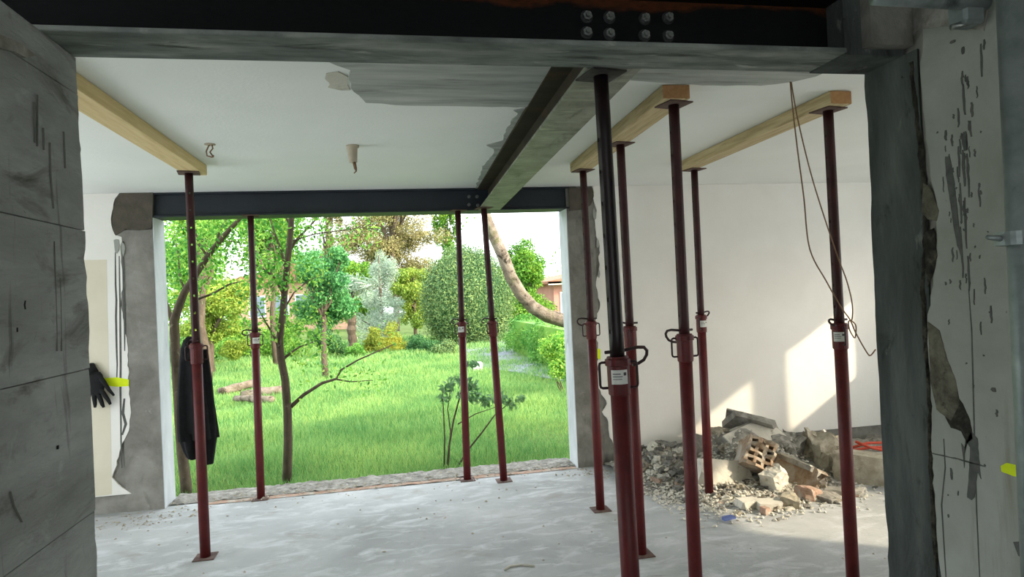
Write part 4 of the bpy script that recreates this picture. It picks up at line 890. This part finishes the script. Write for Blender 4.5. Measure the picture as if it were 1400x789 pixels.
# --- woodpile / stones on the lawn
sp = at(345, 540, z=ZG)
lg = [((300, 536), (345, 524), .1, 'long pale log lying on the lawn'), ((330, 541), (386, 533), .09, 'pale log lying across the others on the lawn'), ((322, 545), (372, 546), .06, 'short thin log at the front of the lawn logs')]
for (a, b, r_, lab) in lg:
    A = at(*a, z=ZG+.1); B = at(*b, z=ZG+.16); P = crooked(A, B, 6, .015, int(a[0]))
    tag(tube('log', P, [r_*random.uniform(.75, 1.1) for _ in P], 'palebark', None, 9), lab, 'log', 'logs on the lawn')
# --- background planting
def plant(name, label, y, ovals, mat, n, leaf, seed, cat='tree', trunk=True, nb=16, k=.4, shell=.45, **kw):
    """one tree or shrub: ovals (pxl, pxr, pyt, pyb, dy) give its measured outline at distance y"""
    cs_ = []
    for (a, b, t, u, dy) in ovals:
        A = at(a, (t+u)/2, y=y+dy); B = at(b, (t+u)/2, y=y+dy); T_ = at((a+b)/2, t, y=y+dy).z; U = at((a+b)/2, u, y=y+dy).z
        cs_.append((Vector(((A.x+B.x)/2, y+dy, (T_+U)/2)), (B-A).length/2, (T_-U)/2))
    x0 = cs_[0][0].x; loc = Vector((x0, y, ZG)); e = tag(empty(name, loc), label, cat); bl = []
    for q, (c_, rx, rz) in enumerate(cs_): bl += blobs_in(c_-loc, (rx, min(rx, 1.6), rz), nb, seed+q*7, k)
    leaf_cloud(bl, n, leaf, mat, e, seed=seed, shell=shell, **kw)
    if trunk:
        top = max(c_.z+rz*.6 for c_, rx, rz in cs_)-ZG; R0 = cs_[0][1]*.06+.03
        items = [(crooked((0, 0, -.05), (0, 0, top), 6, .015, seed), list(np.linspace(R0, .02, 7)))]
        for q, (bc, br_) in enumerate(bl[:10]): items.append((crooked((0, 0, max(.15, bc.z*.55)), bc, 4, .05, seed+q), list(np.linspace(R0*.45, .008, 5))))
        tubes('trunk', items, 'bark', e, 7)
    return e
plant('garden_tree', 'dense cool green tree behind the thin crooked tree', 14, [(392, 486, 334, 400, 0), (400, 490, 380, 445, .5)], 'lf_blue', 16000, .075, 1)
plant('garden_tree', 'light green tree filling the view behind the forked tree', 13, [(195, 345, 225, 330, 0), (205, 320, 310, 400, .6)], 'lf_tree', 24000, .075, 2, nb=26, k=.36)
plant('garden_tree', 'yellow tinged green tree low behind the coat', 17, [(225, 345, 375, 440, 0), (240, 330, 420, 475, .3)], 'lf_yellow', 15000, .085, 3, nb=20)
plant('garden_tree', 'bright green tree behind the second lintel prop', 17.5, [(318, 420, 240, 345, 0), (335, 400, 320, 385, .6)], 'lf_mid', 15000, .085, 4, nb=22, k=.36)
plant('garden_tree', 'mid green undergrowth tree below the cream house', 23.5, [(240, 345, 425, 485, 0), (360, 420, 420, 482, .4)], 'lf_mid', 13000, .1, 5, nb=16)
plant('pine_tree', 'big ochre green pine rising behind the silver tree', 33, [(462, 600, 170, 300, 0), (450, 610, 270, 365, .6), (462, 606, 335, 418, 1)], 'lf_pine', 90000, .14, 6, nb=60, k=.27, aspect=.3, shell=.2)
plant('pine_tree', 'thin brownish pine beside the cream house and the big ochre pine', 35.5, [(420, 470, 230, 330, 0), (440, 480, 310, 390, 0)], 'lf_pine', 9000, .16, 7, nb=18, k=.24, aspect=.3, shell=.2)
plant('garden_tree', 'tall green tree between the big pine and the clipped globe', 37, [(588, 630, 240, 345, 0), (580, 640, 330, 410, 0)], 'lf_mid', 11000, .16, 8, nb=16, k=.32)
plant('silver_tree', 'silvery blue green conical tree in front of the big pine', 23, [(480, 562, 405, 480, 0), (490, 556, 372, 430, .1), (503, 545, 338, 395, .2)], 'lf_silver', 22000, .085, 9, nb=16, aspect=.22, shell=.2)
plant('garden_tree', 'pale green tree between the cool green and silvery trees', 29.5, [(440, 515, 345, 400, 0), (450, 520, 385, 450, 0)], 'lf_mid', 14000, .12, 10)
plant('garden_tree', 'bright yellow green tree beside the clipped globe', 27, [(536, 594, 366, 415, 0), (540, 590, 400, 450, .2)], 'lf_yellow', 14000, .1, 11)
plant('garden_tree', 'fresh green tree under the open sky behind the hedge', 27, [(684, 752, 328, 400, 0), (680, 765, 375, 452, .4)], 'lf_mid', 22000, .12, 12, nb=22, k=.36)
plant('garden_tree', 'faint olive tree behind the clipped globe', 40, [(622, 668, 320, 400, 0)], 'lf_silver', 6000, .15, 13)
plant('shrub', 'round dark green shrub at the lawn end', 19.5, [(424, 474, 438, 490, 0)], 'lf_dark', 8000, .06, 14, 'shrub', False, shell=.6)
plant('shrub', 'golden yellow shrub beside the dark round shrub', 20, [(490, 528, 448, 486, 0)], 'lf_gold', 6000, .06, 15, 'shrub', False)
plant('shrub', 'yellow green shrub below the silvery tree', 20.6, [(515, 566, 440, 487, 0)], 'lf_gold', 7000, .06, 16, 'shrub', False)
plant('shrub', 'dark green low shrub below the clipped globe', 19, [(552, 604, 456, 494, 0)], 'lf_dark', 7000, .06, 17, 'shrub', False, shell=.6)
plant('shrub', 'grey green low mound shrub nearest the path', 18.4, [(584, 630, 465, 500, 0)], 'lf_topiary', 7000, .055, 18, 'shrub', False, shell=.6)
plant('shrub', 'spreading green shrub left of the dark round shrub', 21, [(325, 428, 448, 494, 0)], 'lf_mid', 9000, .07, 19, 'shrub', False, nb=22)
plant('shrub', 'low leafy shrub under the forked tree crown', 20, [(205, 320, 450, 500, 0)], 'lf_hedge', 9000, .08, 20, 'shrub', False, nb=22)
plant('shrub', 'small bright shrub below the yellow tinged tree', 18, [(300, 345, 460, 492, 0)], 'lf_yellow', 4000, .06, 21, 'shrub', False)
plant('shrub', 'low grassy shrub between the dark and golden shrubs', 19.2, [(466, 500, 468, 494, 0)], 'lf_hedge', 3000, .06, 22, 'shrub', False)
# clipped globe: solid core of tufts
c = at(639, 412, y=22); rx = 59/FPX*21.5; rz = 70/FPX*21.5; tp = tag(empty('clipped_globe', (c.x, 22, ZG)), 'large clipped egg shaped cypress behind the paired props', 'topiary'); ot = tp.location.copy()
leaf_cloud([(c-ot, (rx, rx, rz))], 60000, .1, 'lf_topiary', tp, seed=30, shell=.88, aspect=.28, droop=.8, up=.2)
bm = bmesh.new(); bmesh.ops.create_icosphere(bm, subdivisions=4, radius=1)
for v in bm.verts: v.co = Vector((v.co.x*rx*.9, v.co.y*rx*.9, v.co.z*rz*.9))+(c-ot)
link_bm('inner_mass', bm, 'lf_dark', tp, True)
tube('trunk', [Vector((0, 0, -.05)), c-ot], .14, 'bark', tp, 10)
# hedge
h0 = Vector((3.25, 10.2, ZG)); h1 = Vector((3.15, 17.5, ZG)); hg = tag(empty('hedge', (0, 0, ZG)), 'clipped green hedge running beside the path', 'hedge')
rs = np.random.RandomState(8); bl = []
for i in range(60):
    t = rs.rand(); p = h0.lerp(h1, t); bl.append((Vector((p.x+rs.uniform(0, 1.4), p.y, rs.uniform(.15, .95-.1))), (.32, .3, .3)))
leaf_cloud(bl, 42000, .055, 'lf_hedge', hg, name='foliage', seed=31, shell=.7)
bm = bmesh.new(); bm_box(bm, 3.3, 4.6, 10.2, 17.6, .0, .9); link_bm('inner_mass', bm, 'lf_hedge', hg)
e = plant('shrub', 'loose pale green shrub at the near end of the hedge', 10.0, [(738, 795, 452, 522, 0)], 'lf_tree', 4200, .05, 33, 'shrub', False, k=.42)
tubes('stem', [(crooked((0, 0, 0), (random.uniform(-.2, .2), 0, .6), 4, .05, q), [.012, .01, .008, .006, .004]) for q in range(3)], 'bark', e, 6)
# pink house at the side
ph = tag(empty('house', at(790, 440, y=30)), 'pink rendered house with overhanging eave beyond the hedge', 'house'); op = ph.location.copy(); op.z = ZG; ph.location = op
c = at(757, 400, y=30); zt = at(757, 388, y=30).z-ZG
box('wall', c.x-op.x, c.x-op.x+7, 0, 8, 0, zt, 'pink', ph)
ev = at(750, 388, y=29.5)-op; zr = at(766, 366, y=29.5).z-ZG
prism('roof', [Vector((ev.x, -.5, zt)), Vector((ev.x, -.5, zt+.12)), Vector((ev.x+3.6, -.5, zt+.75)), Vector((ev.x+8, -.5, zt+.12)), Vector((ev.x+8, -.5, zt))], (0, 9, 0), 'rooftile', ph)
box('eave', ev.x, ev.x+8, -.5, -.42, zt-.06, zt+.1, 'eave', ph)
w_ = box('window', c.x-op.x+.3, c.x-op.x+1.1, -.04, .02, zt-1.6, zt-.4, 'frame', ph); box('pane', c.x-op.x+.36, c.x-op.x+1.04, -.05, -.035, zt-1.54, zt-.46, 'glassdark', w_)
# cream house behind the left trees
ch = tag(empty('house', (at(360, 450, y=38).x, 38, ZG)), 'cream house glimpsed between the forked and thin trees', 'house'); oc = ch.location.copy()
a = at(318, 400, y=38).x-oc.x; b = at(485, 400, y=38).x-oc.x; zt = at(400, 385, y=38).z-ZG
box('wall', a, b, 0, 7, 0, zt, 'cream', ch)
prism('roof', [Vector((a-.5, -.5, zt)), Vector((a-.5, -.5, zt+.1)), Vector(((a+b)/2, -.5, zt+1.0)), Vector((b+.5, -.5, zt+.1)), Vector((b+.5, -.5, zt))], (0, 8, 0), 'rooftile', ch)
for k in range(4):
    xx = a+.8+k*(b-a-1.6)/4; w_ = box('window', xx, xx+.9, -.05, .03, .9, 2.1, 'frame', ch); box('pane', xx+.06, xx+.84, -.06, -.045, .96, 2.04, 'glassdark', w_)
# trunk stub and pale post
st = tag(tube('tree_stump', [at(341, 488, z=ZG), at(343, 470, y=at(341, 488, z=ZG).y), at(346, 452, y=at(341, 488, z=ZG).y)], [.2, .16, .14], 'palebark', None, 10), 'pale stump standing behind the second lintel prop', 'stump')
pt = at(482, 470, y=21.5); tr = tag(empty('palm', (pt.x, 21.5, ZG)), 'brown shaggy palm trunk behind the dark round shrub', 'palm')
V, F = tube_data([Vector((.02*math.sin(i), .02*math.cos(i*2), i*.14)) for i in range(15)], [.12+.03*(i % 2) for i in range(15)], 12); link_mesh('trunk', V, F, 'bark', tr)
leaf_cloud([(Vector((0, 0, 2.1)), (.6, .6, .35))], 260, .5, 'lf_silver', tr, seed=51, shell=.3, aspect=.1)
wm = box('marker_stone', -.12, .12, -.1, .1, 0, .2, 'frame', None, .02); wm.location = at(652, 508, z=ZG+.02); tag(wm, 'small white block at the edge of the paved path', 'block')
# tree belt closing the garden, on both sides of the view
belt = [(-25, 38, 4.2, 7), (-15.5, 46, 4, 6.5), (-6, 53, 4, 6), (2.8, 57, 3.3, 3), (10.5, 53, 3.2, 3.4), (18, 47, 3.4, 4.5), (26, 40, 4, 6)]
labs = ['outermost far belt tree past the forked tree', 'far belt tree behind the light green tree', 'far belt tree behind the cream house', 'far low belt tree behind the clipped globe', 'far low belt tree beside the pink house',
        'far belt tree behind the pink house roof', 'outermost far belt tree past the pink house']
for i, (x, y, r_, h) in enumerate(belt):
    e = tag(empty('belt_tree', (x, y, ZG)), labs[i], 'tree', 'trees closing the garden')
    leaf_cloud(blobs_in((0, 0, h*.55), (r_, r_*.8, h*.55), 24, 60+i, .38), 14000, .26, ['lf_mid', 'lf_tree', 'lf_blue'][i % 3], e, seed=60+i, shell=.5)
    tube('trunk', crooked((0, 0, -.05), (0, 0, h*.6), 4, .02, i), .2, 'bark', e, 8)
